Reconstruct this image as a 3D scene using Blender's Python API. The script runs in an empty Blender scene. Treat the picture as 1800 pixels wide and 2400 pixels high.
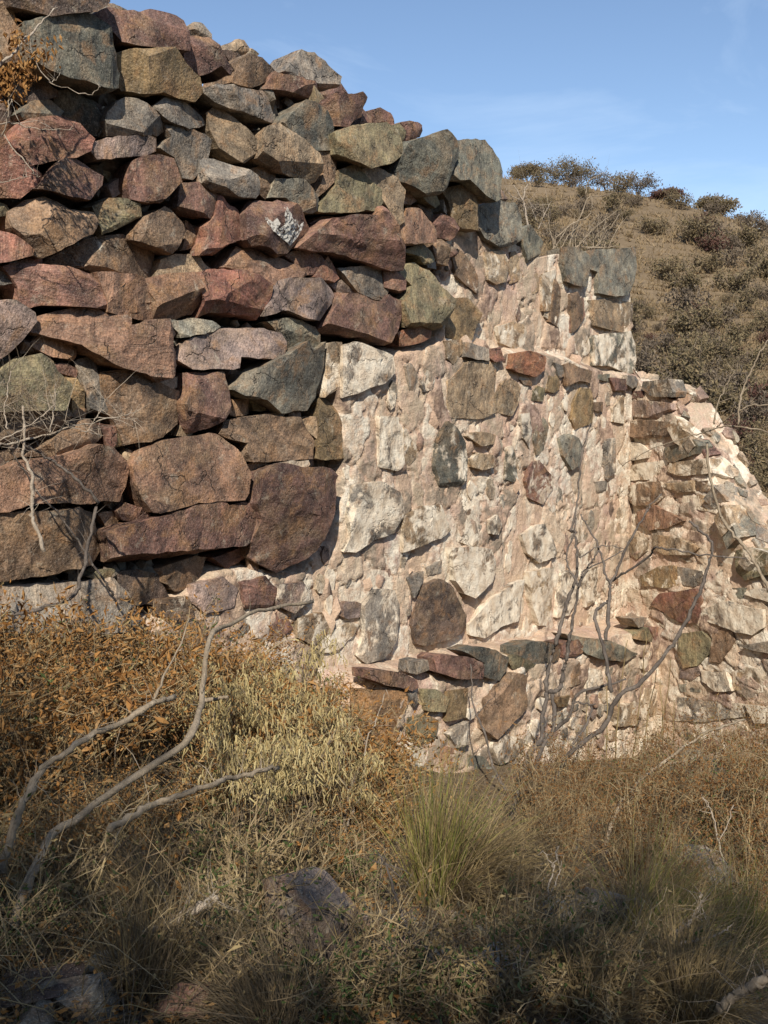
import bpy, math, random
import numpy as np
from mathutils import Vector, Matrix

# ------------------------------------------------------------------ camera, sky, sun, exposure
SC = bpy.context.scene
COL = SC.collection
R = math.radians
F_PX, IW, IH = 2427.0, 1800.0, 2400.0          # focal length and size in photograph pixels
CAM = np.array([0.0, 0.0, 1.6]); PITCH = R(5.25)
cd = bpy.data.cameras.new('camera'); cam = bpy.data.objects.new('camera', cd); COL.objects.link(cam)
cam.location = CAM.tolist(); cam.rotation_euler = (R(90) - PITCH, 0, 0)
cd.sensor_fit = 'VERTICAL'; cd.sensor_height = 24.0; cd.lens = 24.0 * F_PX / IH
cd.clip_start = 0.05; cd.clip_end = 6000
SC.camera = cam
SC.render.resolution_x, SC.render.resolution_y = 768, 1024
SC.cycles.max_bounces = 3; SC.cycles.diffuse_bounces = 2; SC.cycles.glossy_bounces = 1; SC.cycles.transmission_bounces = 2

SUN_AZ = (-0.06, -1.0)                          # horizontal direction towards the sun
SUN_EL = R(37)
W = bpy.data.worlds.new('World'); SC.world = W; W.use_nodes = True
nt = W.node_tree; nt.nodes.clear()
sky = nt.nodes.new('ShaderNodeTexSky'); sky.sky_type = 'NISHITA'; sky.sun_disc = False
sky.sun_elevation = SUN_EL; sky.sun_rotation = math.atan2(SUN_AZ[0], SUN_AZ[1])
sky.altitude = 900; sky.air_density = 1.0; sky.dust_density = 0.25; sky.ozone_density = 1.7
tc = nt.nodes.new('ShaderNodeTexCoord'); mp = nt.nodes.new('ShaderNodeMapping')
mp.inputs['Scale'].default_value = (1.6, 1.6, 5.0); mp.inputs['Rotation'].default_value = (0.1, 0.25, 0.4)
nz = nt.nodes.new('ShaderNodeTexNoise'); nz.inputs['Scale'].default_value = 1.7; nz.inputs['Detail'].default_value = 7
nz.inputs['Roughness'].default_value = 0.58; nz.inputs['Distortion'].default_value = 0.5
rp = nt.nodes.new('ShaderNodeValToRGB'); rp.color_ramp.elements[0].position = 0.47; rp.color_ramp.elements[1].position = 0.80
rp.color_ramp.elements[1].color = (0.62, 0.62, 0.62, 1)
mx = nt.nodes.new('ShaderNodeMix'); mx.data_type = 'RGBA'; mx.inputs[7].default_value = (5.0, 6.2, 7.8, 1)
bg = nt.nodes.new('ShaderNodeBackground'); bg.inputs['Strength'].default_value = 0.108
wo = nt.nodes.new('ShaderNodeOutputWorld')
L = nt.links.new
L(tc.outputs['Generated'], mp.inputs['Vector']); L(mp.outputs['Vector'], nz.inputs['Vector']); L(nz.outputs['Fac'], rp.inputs['Fac'])
L(rp.outputs['Color'], mx.inputs[0]); L(sky.outputs['Color'], mx.inputs[6]); L(mx.outputs[2], bg.inputs['Color']); L(bg.outputs[0], wo.inputs[0])

sl = bpy.data.lights.new('sun', 'SUN'); sl.energy = 4.6; sl.angle = R(0.55); sl.color = (1.0, 0.93, 0.82)
so = bpy.data.objects.new('sun', sl); COL.objects.link(so); so.location = (-3, -10, 12)
_h = math.hypot(*SUN_AZ)
to_sun = Vector((SUN_AZ[0] / _h * math.cos(SUN_EL), SUN_AZ[1] / _h * math.cos(SUN_EL), math.sin(SUN_EL)))
so.rotation_euler = to_sun.to_track_quat('Z', 'Y').to_euler()
vs = SC.view_settings; vs.view_transform = 'Standard'; vs.look = 'None'; vs.exposure = 0.50; vs.gamma = 1.0
vs.use_curve_mapping = False

# ------------------------------------------------------------------ small maths
_cp, _sp = math.cos(PITCH), math.sin(PITCH)
def ray(px, py):
    """direction of a sight line through a photograph pixel"""
    x = (px - IW / 2) / F_PX; y = -(py - IH / 2) / F_PX
    return np.array([x, _cp + y * _sp, -_sp + y * _cp])
def project(P):
    P = np.asarray(P, float) - CAM
    dy = P[..., 1] * _cp - P[..., 2] * _sp; up = P[..., 1] * _sp + P[..., 2] * _cp
    return np.stack([P[..., 0] / dy * F_PX + IW / 2, IH / 2 - up / dy * F_PX], -1)
def hashn(ix, iy, iz, seed):
    h = (ix.astype(np.int64) * 374761393 + iy.astype(np.int64) * 668265263 + iz.astype(np.int64) * 2147483647 + seed * 1274126177) & 0xffffffff
    h = ((h ^ (h >> 13)) * 1274126177) & 0xffffffff
    h = ((h ^ (h >> 16)) * 2246822519) & 0xffffffff
    return ((h ^ (h >> 15)) & 0xffffff) / float(0xffffff) * 2 - 1
def vnoise(P, seed=0):
    P = np.asarray(P, float); i = np.floor(P); f = P - i; f = f * f * f * (f * (f * 6 - 15) + 10)
    x, y, z = i[..., 0], i[..., 1], i[..., 2]; out = 0
    for dx in (0, 1):
        for dy in (0, 1):
            for dz in (0, 1):
                w = (f[..., 0] if dx else 1 - f[..., 0]) * (f[..., 1] if dy else 1 - f[..., 1]) * (f[..., 2] if dz else 1 - f[..., 2])
                out = out + w * hashn(x + dx, y + dy, z + dz, seed)
    return out
def fbm(P, octv=4, seed=0, gain=0.5):
    P = np.asarray(P, float); a = 1.0; o = 0; t = 0
    for k in range(octv):
        o = o + a * vnoise(P * (2.03 ** k) + 17.3 * k, seed + k); t += a; a *= gain
    return o / t
def p3(x, y, z=0):
    return np.stack(np.broadcast_arrays(np.asarray(x, float), np.asarray(y, float), np.asarray(z, float)), -1)
def smooth01(t):
    t = np.clip(t, 0, 1); return t * t * (3 - 2 * t)

def in_poly(pts, poly):
    x, y = pts[..., 0], pts[..., 1]; c = np.zeros(x.shape, bool); n = len(poly); j = n - 1
    for i in range(n):
        xi, yi = poly[i]; xj, yj = poly[j]
        c ^= ((yi > y) != (yj > y)) & (x < (xj - xi) * (y - yi) / (yj - yi + 1e-12) + xi); j = i
    return c

# ------------------------------------------------------------------ mesh and object helpers
class MB:
    """collects vertices and faces; build() links them as ONE mesh object"""
    def __init__(self): self.v = []; self.f3 = []; self.f4 = []; self.n = 0; self.m3 = []; self.m4 = []
    def add(self, v, tris=None, quads=None, mat=0):
        v = np.asarray(v, float).reshape(-1, 3); self.v.append(v)
        if tris is not None and len(tris):
            t = np.asarray(tris, np.int64).reshape(-1, 3) + self.n; self.f3.append(t); self.m3.append(np.full(len(t), mat))
        if quads is not None and len(quads):
            q = np.asarray(quads, np.int64).reshape(-1, 4) + self.n; self.f4.append(q); self.m4.append(np.full(len(q), mat))
        self.n += len(v)
    def mesh(self, name, mats, smooth=False, sharp=None):
        me = bpy.data.meshes.new(name)
        V = np.concatenate(self.v) if self.v else np.zeros((0, 3))
        t = np.concatenate(self.f3) if self.f3 else np.zeros((0, 3), np.int64); q = np.concatenate(self.f4) if self.f4 else np.zeros((0, 4), np.int64)
        me.vertices.add(len(V)); me.vertices.foreach_set('co', V.ravel().astype(np.float32))
        nl = len(t) * 3 + len(q) * 4; me.loops.add(nl); me.polygons.add(len(t) + len(q))
        me.loops.foreach_set('vertex_index', np.concatenate([t.ravel(), q.ravel()]).astype(np.int32))
        st = np.concatenate([np.arange(len(t)) * 3, len(t) * 3 + np.arange(len(q)) * 4]).astype(np.int32)
        me.polygons.foreach_set('loop_start', st)
        mi = np.concatenate((self.m3 + self.m4) or [np.zeros(0)]).astype(np.int32)
        for m in mats: me.materials.append(m)
        me.polygons.foreach_set('material_index', mi)
        me.update(calc_edges=True)
        me.polygons.foreach_set('use_smooth', np.full(len(me.polygons), bool(smooth)))
        if smooth and sharp: me.set_sharp_from_angle(angle=sharp)
        me.validate()
        return me
    def build(self, name, mats, parent=None, loc=None, smooth=False, sharp=None):
        if not isinstance(mats, (list, tuple)): mats = [mats]
        if loc is not None:
            loc = np.asarray(loc, float); self.v = [v - loc for v in self.v]
        o = bpy.data.objects.new(name, self.mesh(name, mats, smooth, sharp)); COL.objects.link(o)
        if loc is not None: o.location = loc.tolist()
        if parent is not None: o.parent = parent
        return o
def tag(o, label=None, cat=None, group=None, kind=None):
    if label: o['label'] = label
    if cat: o['category'] = cat
    if group: o['group'] = group
    if kind: o['kind'] = kind
    return o
def empty(name, loc=(0, 0, 0), rz=0.0):
    o = bpy.data.objects.new(name, None); COL.objects.link(o); o.location = tuple(float(c) for c in loc); o.rotation_euler = (0, 0, rz)
    o.empty_display_size = 0.1
    return o
def copy_tree(o, parent=None):
    c = o.copy(); COL.objects.link(c)
    if parent is not None: c.parent = parent
    for ch in list(o.children): copy_tree(ch, c)
    return c
def frames(path):
    path = np.asarray(path, float); t = np.gradient(path, axis=0); t /= np.linalg.norm(t, axis=1, keepdims=True) + 1e-9
    ref = np.array([0.31, 0.17, 0.93]) if abs(t[0, 2]) < 0.8 else np.array([0.95, 0.2, 0.1])
    a = np.cross(t, ref); a /= np.linalg.norm(a, axis=1, keepdims=True) + 1e-9
    return t, a, np.cross(t, a)
def tube(mb, path, rad, sides=5, mat=0, rough=0.0, seed=0):
    path = np.asarray(path, float); n = len(path); rad = np.broadcast_to(np.asarray(rad, float), (n,))
    t, a, b = frames(path); th = np.arange(sides) / sides * 2 * math.pi
    rr = rad[:, None] * np.ones((1, sides))
    if rough: 
        ii, jj = np.meshgrid(np.arange(n), np.arange(sides), indexing='ij'); rr = rr * (1 + rough * hashn(ii, jj, ii * 0, seed))
    v = path[:, None] + rr[..., None] * (np.cos(th)[None, :, None] * a[:, None] + np.sin(th)[None, :, None] * b[:, None])
    i = np.arange(n - 1)[:, None] * sides; j = np.arange(sides)[None]; k = (j + 1) % sides
    q = np.stack([i + j, i + k, i + sides + k, i + sides + j], -1).reshape(-1, 4)
    v = v.reshape(-1, 3); v = np.concatenate([v, path[:1], path[-1:]]); c0 = n * sides
    jj = np.arange(sides); kk = (jj + 1) % sides
    tr = np.concatenate([np.stack([kk, jj, np.full(sides, c0)], -1), np.stack([(n - 1) * sides + jj, (n - 1) * sides + kk, np.full(sides, c0 + 1)], -1)])
    mb.add(v, tr, q, mat)
def spline(pts, n):
    pts = np.asarray(pts, float); m = len(pts)
    if m == 2:
        u = np.linspace(0, 1, n)[:, None]; return pts[0] * (1 - u) + pts[1] * u
    P = np.concatenate([[2 * pts[0] - pts[1]], pts, [2 * pts[-1] - pts[-2]]]); u = np.linspace(0, m - 1 - 1e-6, n); i = u.astype(int); f = (u - i)[:, None]
    a, b, c, d = P[i], P[i + 1], P[i + 2], P[i + 3]
    return 0.5 * (2 * b + (c - a) * f + (2 * a - 5 * b + 4 * c - d) * f ** 2 + (3 * b - a - 3 * c + d) * f ** 3)
def ribbons(mb, base, dirs, length, width, droop, rng, seg=3, mat=0, kink=0.0):
    """n curved tapering blades at once: base (n,3), start directions (n,3)"""
    n = len(base); dirs = dirs / (np.linalg.norm(dirs, axis=1, keepdims=True) + 1e-9)
    side = np.cross(dirs, rng.normal(size=(n, 3))); side /= np.linalg.norm(side, axis=1, keepdims=True) + 1e-9
    length = np.broadcast_to(length, (n,)); width = np.broadcast_to(width, (n,)); droop = np.broadcast_to(droop, (n,))
    p = base.copy(); d = dirs.copy(); V = []
    for s in range(seg + 1):
        w = width * (1 - (s / seg) ** 1.5 * 0.9) * 0.5
        V += [p - side * w[:, None], p + side * w[:, None]]
        p = p + d * (length / seg)[:, None]
        d = d + np.array([0, 0, -1.0]) * (droop / seg)[:, None]
        if kink: d = d + rng.normal(size=(n, 3)) * kink
        d /= np.linalg.norm(d, axis=1, keepdims=True) + 1e-9
    V = np.stack(V, 1); k = 2 * (seg + 1); o = np.arange(n)[:, None, None] * k; s = np.arange(seg)[None, :, None] * 2
    q = (o + s + np.array([0, 1, 3, 2])[None, None]).reshape(-1, 4)
    mb.add(V.reshape(-1, 3), None, q, mat)
def leaves(mb, pos, dirs, length, width, rng, mat=0, fold=0.35, curl=0.3):
    """n small folded leaves (four triangles each)"""
    n = len(pos); d = dirs / (np.linalg.norm(dirs, axis=1, keepdims=True) + 1e-9)
    s = np.cross(d, rng.normal(size=(n, 3))); s /= np.linalg.norm(s, axis=1, keepdims=True) + 1e-9; u = np.cross(s, d)
    length = np.broadcast_to(length, (n,))[:, None]; width = np.broadcast_to(width, (n,))[:, None]
    c = rng.uniform(-curl, curl, (n, 1))
    b = pos; t = pos + d * length + u * length * c; m = pos + d * length * 0.45 - u * width * fold
    l = m + s * width * 0.5 + u * width * fold * 1.6; r = m - s * width * 0.5 + u * width * fold * 1.6
    V = np.stack([b, l, t, r, m], 1); o = np.arange(n)[:, None, None] * 5
    tr = (o + np.array([[0, 4, 1], [1, 4, 2], [2, 4, 3], [3, 4, 0]])[None]).reshape(-1, 3)
    mb.add(V.reshape(-1, 3), tr, None, mat)

# ------------------------------------------------------------------ materials
class NT:
    def __init__(self, name):
        self.m = bpy.data.materials.new(name); self.m.use_nodes = True; self.t = self.m.node_tree; self.t.nodes.clear()
        self.out = self.t.nodes.new('ShaderNodeOutputMaterial'); self.b = self.t.nodes.new('ShaderNodeBsdfPrincipled')
        self.t.links.new(self.b.outputs[0], self.out.inputs[0]); self.b.inputs['Roughness'].default_value = 0.9
        self.b.inputs['Specular IOR Level'].default_value = 0.2
    def n(self, kind, **kw):
        x = self.t.nodes.new('ShaderNode' + kind)
        for k, v in kw.items(): setattr(x, k, v)
        return x
    def l(self, a, b): self.t.links.new(a, b)
    def set(self, sock, v):
        if hasattr(v, 'is_output') or hasattr(v, 'links'): self.l(v, sock)
        else: sock.default_value = v
    def noise(self, vec, scale, detail=5, rough=0.55, dist=0.0, col=False):
        x = self.n('TexNoise'); self.l(vec, x.inputs['Vector']); x.inputs['Scale'].default_value = scale
        x.inputs['Detail'].default_value = detail; x.inputs['Roughness'].default_value = rough; x.inputs['Distortion'].default_value = dist
        return x.outputs['Color' if col else 'Fac']
    def ramp(self, fac, stops, interp='LINEAR'):
        x = self.n('ValToRGB'); self.l(fac, x.inputs['Fac']); cr = x.color_ramp; cr.interpolation = interp
        while len(cr.elements) < len(stops): cr.elements.new(0.5)
        for e, (p, c) in zip(cr.elements, stops):
            e.position = p; e.color = (c, c, c, 1) if isinstance(c, (int, float)) else (*c, 1)
        return x.outputs['Color']
    def mix(self, fac, a, b, mode='MIX'):
        x = self.n('Mix', data_type='RGBA', blend_type=mode); self.set(x.inputs[0], fac)
        for s, v in ((x.inputs[6], a), (x.inputs[7], b)):
            if isinstance(v, tuple): s.default_value = (*v, 1) if len(v) == 3 else v
            else: self.l(v, s)
        return x.outputs[2]
    def math(self, op, a, b=0.0, clamp=False):
        x = self.n('Math', operation=op, use_clamp=clamp); self.set(x.inputs[0], a); self.set(x.inputs[1], b); return x.outputs[0]
    def mapping(self, vec, scale=(1, 1, 1), rot=(0, 0, 0)):
        x = self.n('Mapping'); self.l(vec, x.inputs['Vector']); x.inputs['Scale'].default_value = scale; x.inputs['Rotation'].default_value = rot
        return x.outputs['Vector']
    def bump(self, h, strength=0.5, dist=0.02, normal=None):
        x = self.n('Bump'); self.l(h, x.inputs['Height']); x.inputs['Strength'].default_value = strength; x.inputs['Distance'].default_value = dist
        if normal is not None: self.l(normal, x.inputs['Normal'])
        self.l(x.outputs['Normal'], self.b.inputs['Normal']); return x.outputs['Normal']
    def color(self, c): self.set(self.b.inputs['Base Color'], c)

def rock_material():
    g = NT('rock'); oi = g.n('ObjectInfo'); co = g.n('TexCoord').outputs['Object']
    off = g.n('Vector Math'.replace(' ', ''), operation='SCALE'); 
    comb = g.n('CombineXYZ')
    g.l(g.math('MULTIPLY', oi.outputs['Random'], 37.0), comb.inputs[0]); g.l(g.math('MULTIPLY', oi.outputs['Random'], 91.0), comb.inputs[1]); g.l(g.math('MULTIPLY', oi.outputs['Random'], 13.0), comb.inputs[2])
    ad = g.n('VectorMath', operation='ADD'); g.l(co, ad.inputs[0]); g.l(comb.outputs[0], ad.inputs[1]); v = ad.outputs[0]
    # a tilted, stretched copy of the coordinates gives the bedding of the gneiss
    rotv = g.n('VectorRotate', rotation_type='EULER_XYZ'); g.l(v, rotv.inputs['Vector'])
    cr = g.n('CombineXYZ'); g.l(g.math('MULTIPLY', oi.outputs['Random'], 2.3), cr.inputs[1]); g.l(g.math('MULTIPLY', oi.outputs['Random'], 5.1), cr.inputs[0]); g.l(cr.outputs[0], rotv.inputs['Rotation'])
    band = g.noise(g.mapping(rotv.outputs[0], (3, 3, 20)), 1.0, 3, 0.6, 0.9)
    big = g.noise(v, 4.2, 4, 0.65); mid = g.noise(v, 15, 4, 0.66); fine = g.noise(v, 95, 3, 0.7); spk = g.noise(v, 210, 1, 0.6)
    c = oi.outputs['Color']
    c = g.mix(g.ramp(big, [(0.40, 0.0), (0.58, 1.0)]), c, g.mix(1.0, c, (0.50, 0.51, 0.53), 'MULTIPLY'))
    c = g.mix(g.ramp(band, [(0.46, 0.0), (0.60, 0.8)]), c, g.mix(1.0, c, (1.55, 1.45, 1.34), 'MULTIPLY'))
    c = g.mix(g.ramp(g.noise(v, 5.0, 4, 0.68, 0.4), [(0.48, 0.0), (0.62, 0.34)]), c, (0.30, 0.20, 0.11))
    # rusty stain and ochre lichen
    c = g.mix(g.ramp(g.noise(v, 7.5, 4, 0.65, 0.6), [(0.52, 0.0), (0.66, 0.55)]), c, (0.27, 0.145, 0.065))
    c = g.mix(g.ramp(mid, [(0.34, 0.75), (0.50, 0.0)]), c, g.mix(1.0, c, (0.42, 0.40, 0.40), 'MULTIPLY'))
    c = g.mix(g.ramp(g.noise(v, 10, 4, 0.7, 0.3), [(0.60, 0.0), (0.70, 0.42)]), c, (0.36, 0.32, 0.245))
    c = g.mix(0.75, c, g.mix(1.0, c, g.ramp(fine, [(0.28, 0.30), (0.72, 1.75)]), 'MULTIPLY'))
    c = g.mix(g.ramp(spk, [(0.62, 0.0), (0.72, 0.38)]), c, (0.56, 0.49, 0.40))
    vo = g.n('TexVoronoi', feature='DISTANCE_TO_EDGE'); vo.inputs['Scale'].default_value = 2.6; wv = g.n('VectorMath', operation='ADD'); g.l(v, wv.inputs[0]); nv = g.n('VectorMath', operation='SCALE'); g.l(g.noise(v, 9, 3, .6, 0, True), nv.inputs[0]); nv.inputs['Scale'].default_value = 0.16; g.l(nv.outputs[0], wv.inputs[1]); g.l(wv.outputs[0], vo.inputs['Vector'])
    crack = g.math('MULTIPLY', g.ramp(vo.outputs['Distance'], [(0.0, 1.0), (0.012, 0.0)]), g.ramp(big, [(0.48, 0.0), (0.54, 1.0)]))
    c = g.mix(g.math('MULTIPLY', crack, 0.55), c, (0.035, 0.026, 0.02))
    # lime left on the face: how much is set per stone (object alpha)
    lime = g.noise(v, 6.5, 6, 0.68, 0.4)
    th = g.math('SUBTRACT', 0.79, g.math('MULTIPLY', oi.outputs['Alpha'], 0.52))
    lf = g.ramp(g.math('ADD', g.math('MULTIPLY', g.math('SUBTRACT', lime, th), 11.0), 0.0, True), [(0, 0), (1, 0.93)])
    lc = g.mix(g.ramp(g.noise(v, 14, 4), [(0.35, 0), (0.65, 1)]), (0.74, 0.66, 0.525), (0.56, 0.445, 0.32))
    c = g.mix(lf, c, lc)
    g.color(c)
    rr = g.ramp(mid, [(0.3, 0.62), (0.7, 0.9)]); g.l(rr, g.b.inputs['Roughness']); g.b.inputs['Specular IOR Level'].default_value = 0.32
    h = g.math('ADD', g.math('MULTIPLY', mid, 0.55), g.math('MULTIPLY', fine, 0.16)); h = g.math('ADD', h, g.math('MULTIPLY', band, 0.42)); h = g.math('ADD', h, g.math('MULTIPLY', lf, 0.14)); h = g.math('SUBTRACT', h, g.math('MULTIPLY', crack, 0.35))
    g.bump(h, 0.85, 0.035)
    return g.m
ROCK = rock_material()

def mortar_material():
    g = NT('mortar'); v = g.n('TexCoord').outputs['Object']
    big = g.noise(v, 1.7, 3, 0.55); mid = g.noise(v, 9, 5, 0.68, 0.4); fine = g.noise(v, 65, 4, 0.72); st = g.noise(g.mapping(v, (7, 7, 1.3)), 1.6, 4, 0.62)
    at = g.n('Attribute', attribute_name='cell').outputs['Fac']; jn = g.n('Attribute', attribute_name='joint').outputs['Fac']
    base = g.mix(g.ramp(big, [(0.36, 0), (0.64, 1)]), (0.585, 0.435, 0.30), (0.525, 0.365, 0.265))
    base = g.mix(g.ramp(g.noise(v, 3.1, 4, 0.6, 0.5), [(0.50, 0), (0.68, 0.7)]), base, (0.43, 0.30, 0.255))      # purplish patches
    base = g.mix(g.ramp(st, [(0.52, 0), (0.68, 0.75)]), base, (0.65, 0.56, 0.43))                                  # lime streaks
    tint = g.ramp(at, [(0.0, (0.58, 0.43, 0.30)), (0.28, (0.70, 0.62, 0.49)), (0.45, (0.44, 0.35, 0.25)), (0.58, (0.72, 0.65, 0.53)), (0.72, (0.25, 0.205, 0.155)), (0.84, (0.56, 0.45, 0.33)), (0.92, (0.21, 0.145, 0.11))], 'CONSTANT')
    f = g.math('MULTIPLY', g.ramp(at, [(0.20, 0), (0.28, 1)]), g.ramp(g.noise(v, 10, 5, 0.65, 0.5), [(0.40, 0.10), (0.58, 0.95)])); f = g.math('MULTIPLY', f, jn)
    c = g.mix(f, base, tint)
    c = g.mix(g.ramp(mid, [(0.28, 0.5), (0.42, 0)]), c, (0.40, 0.28, 0.205))
    c = g.mix(g.ramp(jn, [(0.0, 0.35), (0.4, 0)]), c, (0.37, 0.265, 0.20))
    c = g.mix(0.5, c, g.mix(1.0, c, g.ramp(fine, [(0.25, 0.4), (0.75, 1.55)]), 'MULTIPLY'))
    g.color(c); g.b.inputs['Specular IOR Level'].default_value = 0.1
    g.bump(g.math('ADD', g.math('MULTIPLY', mid, 0.6), g.math('MULTIPLY', fine, 0.5)), 1.0, 0.028)
    return g.m
MORTAR = mortar_material()

def rubble_material():
    g = NT('rubble'); v = g.n('TexCoord').outputs['Object']
    c = g.ramp(g.noise(v, 6.0, 4, 0.6), [(0.35, (0.15, 0.09, 0.07)), (0.5, (0.19, 0.15, 0.11)), (0.65, (0.15, 0.15, 0.13))])
    c = g.mix(0.5, c, g.mix(1.0, c, g.ramp(g.noise(v, 60, 4, 0.7), [(0.25, 0.4), (0.75, 1.5)]), 'MULTIPLY'))
    g.color(c); g.bump(g.noise(v, 45, 5, 0.65), 0.8, 0.03); return g.m
RUBBLE = rubble_material()

def ground_material():
    g = NT('dry_soil'); v = g.n('TexCoord').outputs['Object']
    big = g.noise(v, 0.16, 6, 0.6); mid = g.noise(v, 1.4, 7, 0.65); fine = g.noise(v, 34, 6, 0.7)
    c = g.mix(g.ramp(big, [(0.35, 0), (0.65, 1)]), (0.21, 0.155, 0.098), (0.145, 0.107, 0.068))
    c = g.mix(g.ramp(mid, [(0.45, 0), (0.62, 0.8)]), c, (0.13, 0.095, 0.06))
    c = g.mix(g.ramp(g.noise(v, 5.0, 6, 0.7), [(0.56, 0), (0.70, 0.6)]), c, (0.25, 0.205, 0.145))
    c = g.mix(0.5, c, g.mix(1.0, c, g.ramp(fine, [(0.25, 0.3), (0.75, 1.6)]), 'MULTIPLY'))
    g.color(c); g.b.inputs['Specular IOR Level'].default_value = 0.05
    g.bump(g.math('ADD', g.math('MULTIPLY', fine, 0.4), g.noise(v, 9, 5, 0.6)), 0.8, 0.06); return g.m
SOIL = ground_material()

def plant_material(name, cols, scale=7.0, trans=0.25, rough=0.75):
    """colour varies from leaf to leaf through a per-mesh-island random number"""
    g = NT(name); geo = g.n('NewGeometry'); oi = g.n('ObjectInfo'); v = g.n('TexCoord').outputs['Object']
    f = g.math('ADD', g.math('MULTIPLY', geo.outputs['Random Per Island'], 0.75), g.math('MULTIPLY', g.noise(v, scale, 3), 0.5)); f = g.math('SUBTRACT', f, 0.12)
    f = g.math('ADD', f, g.math('MULTIPLY', g.math('SUBTRACT', oi.outputs['Random'], 0.5), 0.25), True)
    n = len(cols); c = g.ramp(f, [(i / (n - 1), k) for i, k in enumerate(cols)])
    g.color(c); g.b.inputs['Roughness'].default_value = rough
    if trans:
        tr = g.n('BsdfTranslucent'); g.l(c, tr.inputs['Color']); ms = g.n('MixShader'); ms.inputs[0].default_value = trans
        g.l(g.b.outputs[0], ms.inputs[1]); g.l(tr.outputs[0], ms.inputs[2]); g.l(ms.outputs[0], g.out.inputs[0])
    return g.m
DRYLEAF = plant_material('dry_orange_leaf', [(0.11, 0.05, 0.02), (0.24, 0.115, 0.035), (0.36, 0.18, 0.055), (0.40, 0.245, 0.105), (0.20, 0.115, 0.05)])
STRAW = plant_material('straw', [(0.13, 0.088, 0.042), (0.25, 0.18, 0.085), (0.36, 0.275, 0.135), (0.20, 0.14, 0.068)])
POD = plant_material('pale_pod', [(0.30, 0.235, 0.11), (0.48, 0.40, 0.20), (0.40, 0.30, 0.13), (0.50, 0.42, 0.23)])
GREENGRASS = plant_material('green_grass', [(0.10, 0.125, 0.03), (0.19, 0.20, 0.05), (0.31, 0.27, 0.08), (0.38, 0.29, 0.11)])
GREENLEAF = plant_material('green_leaf', [(0.045, 0.075, 0.022), (0.085, 0.115, 0.035), (0.15, 0.16, 0.06)])
GREYGRASS = plant_material('grey_grass', [(0.095, 0.074, 0.048), (0.16, 0.122, 0.074), (0.225, 0.168, 0.098), (0.13, 0.09, 0.05)])
TWIG = plant_material('twig', [(0.075, 0.055, 0.04), (0.15, 0.115, 0.08), (0.22, 0.175, 0.125)], 5.0, 0.0)
RUSTLEAF = plant_material('rust_weed', [(0.10, 0.05, 0.022), (0.19, 0.09, 0.032), (0.27, 0.14, 0.05), (0.20, 0.14, 0.07)])
HILLGREEN = plant_material('hill_scrub', [(0.12, 0.098, 0.055), (0.175, 0.14, 0.078), (0.235, 0.18, 0.10), (0.195, 0.135, 0.08)], 0.7)
HILLGREY = plant_material('hill_scrub_grey', [(0.10, 0.08, 0.062), (0.16, 0.125, 0.092), (0.21, 0.16, 0.105)], 0.7)
HILLRED = plant_material('hill_scrub_red', [(0.085, 0.045, 0.038), (0.13, 0.066, 0.05), (0.16, 0.09, 0.06)], 0.7)
HILLTUFT = plant_material('hill_tuft', [(0.16, 0.115, 0.065), (0.25, 0.18, 0.098), (0.31, 0.23, 0.135), (0.19, 0.115, 0.062)], 0.7)

def bark_material(name, a, b, lichen):
    g = NT(name); v = g.n('TexCoord').outputs['Object']
    n1 = g.noise(v, 9, 6, 0.6); n2 = g.noise(v, 70, 5, 0.65)
    c = g.mix(g.ramp(n1, [(0.35, 0), (0.65, 1)]), a, b)
    c = g.mix(g.ramp(g.noise(v, 22, 5, 0.7), [(0.56, 0), (0.66, 0.6)]), c, lichen)
    c = g.mix(0.5, c, g.mix(1.0, c, g.ramp(n2, [(0.25, 0.35), (0.75, 1.55)]), 'MULTIPLY'))
    g.color(c); g.bump(n2, 0.7, 0.01); return g.m
BARK = bark_material('grey_bark', (0.20, 0.155, 0.105), (0.30, 0.24, 0.17), (0.40, 0.34, 0.26))
DARKBARK = bark_material('dark_bark', (0.075, 0.062, 0.053), (0.145, 0.12, 0.10), (0.21, 0.185, 0.155))
PALEBARK = bark_material('pale_bark', (0.36, 0.30, 0.235), (0.27, 0.22, 0.165), (0.45, 0.40, 0.33))
LICHEN = None
def lichen_material():
    g = NT('white_crust'); v = g.n('TexCoord').outputs['Object']
    g.color(g.mix(g.noise(v, 25, 5, 0.6), (0.66, 0.63, 0.56), (0.46, 0.42, 0.36))); g.bump(g.noise(v, 60, 4), 0.6, 0.01)
    tr = g.n('BsdfTransparent'); ms = g.n('MixShader'); g.l(g.ramp(g.noise(v, 30, 5, .7), [(0.40, 0), (0.52, 1)]), ms.inputs[0]); g.l(tr.outputs[0], ms.inputs[1]); g.l(g.b.outputs[0], ms.inputs[2]); g.l(ms.outputs[0], g.out.inputs[0])
    return g.m
LICHEN = lichen_material()

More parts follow.
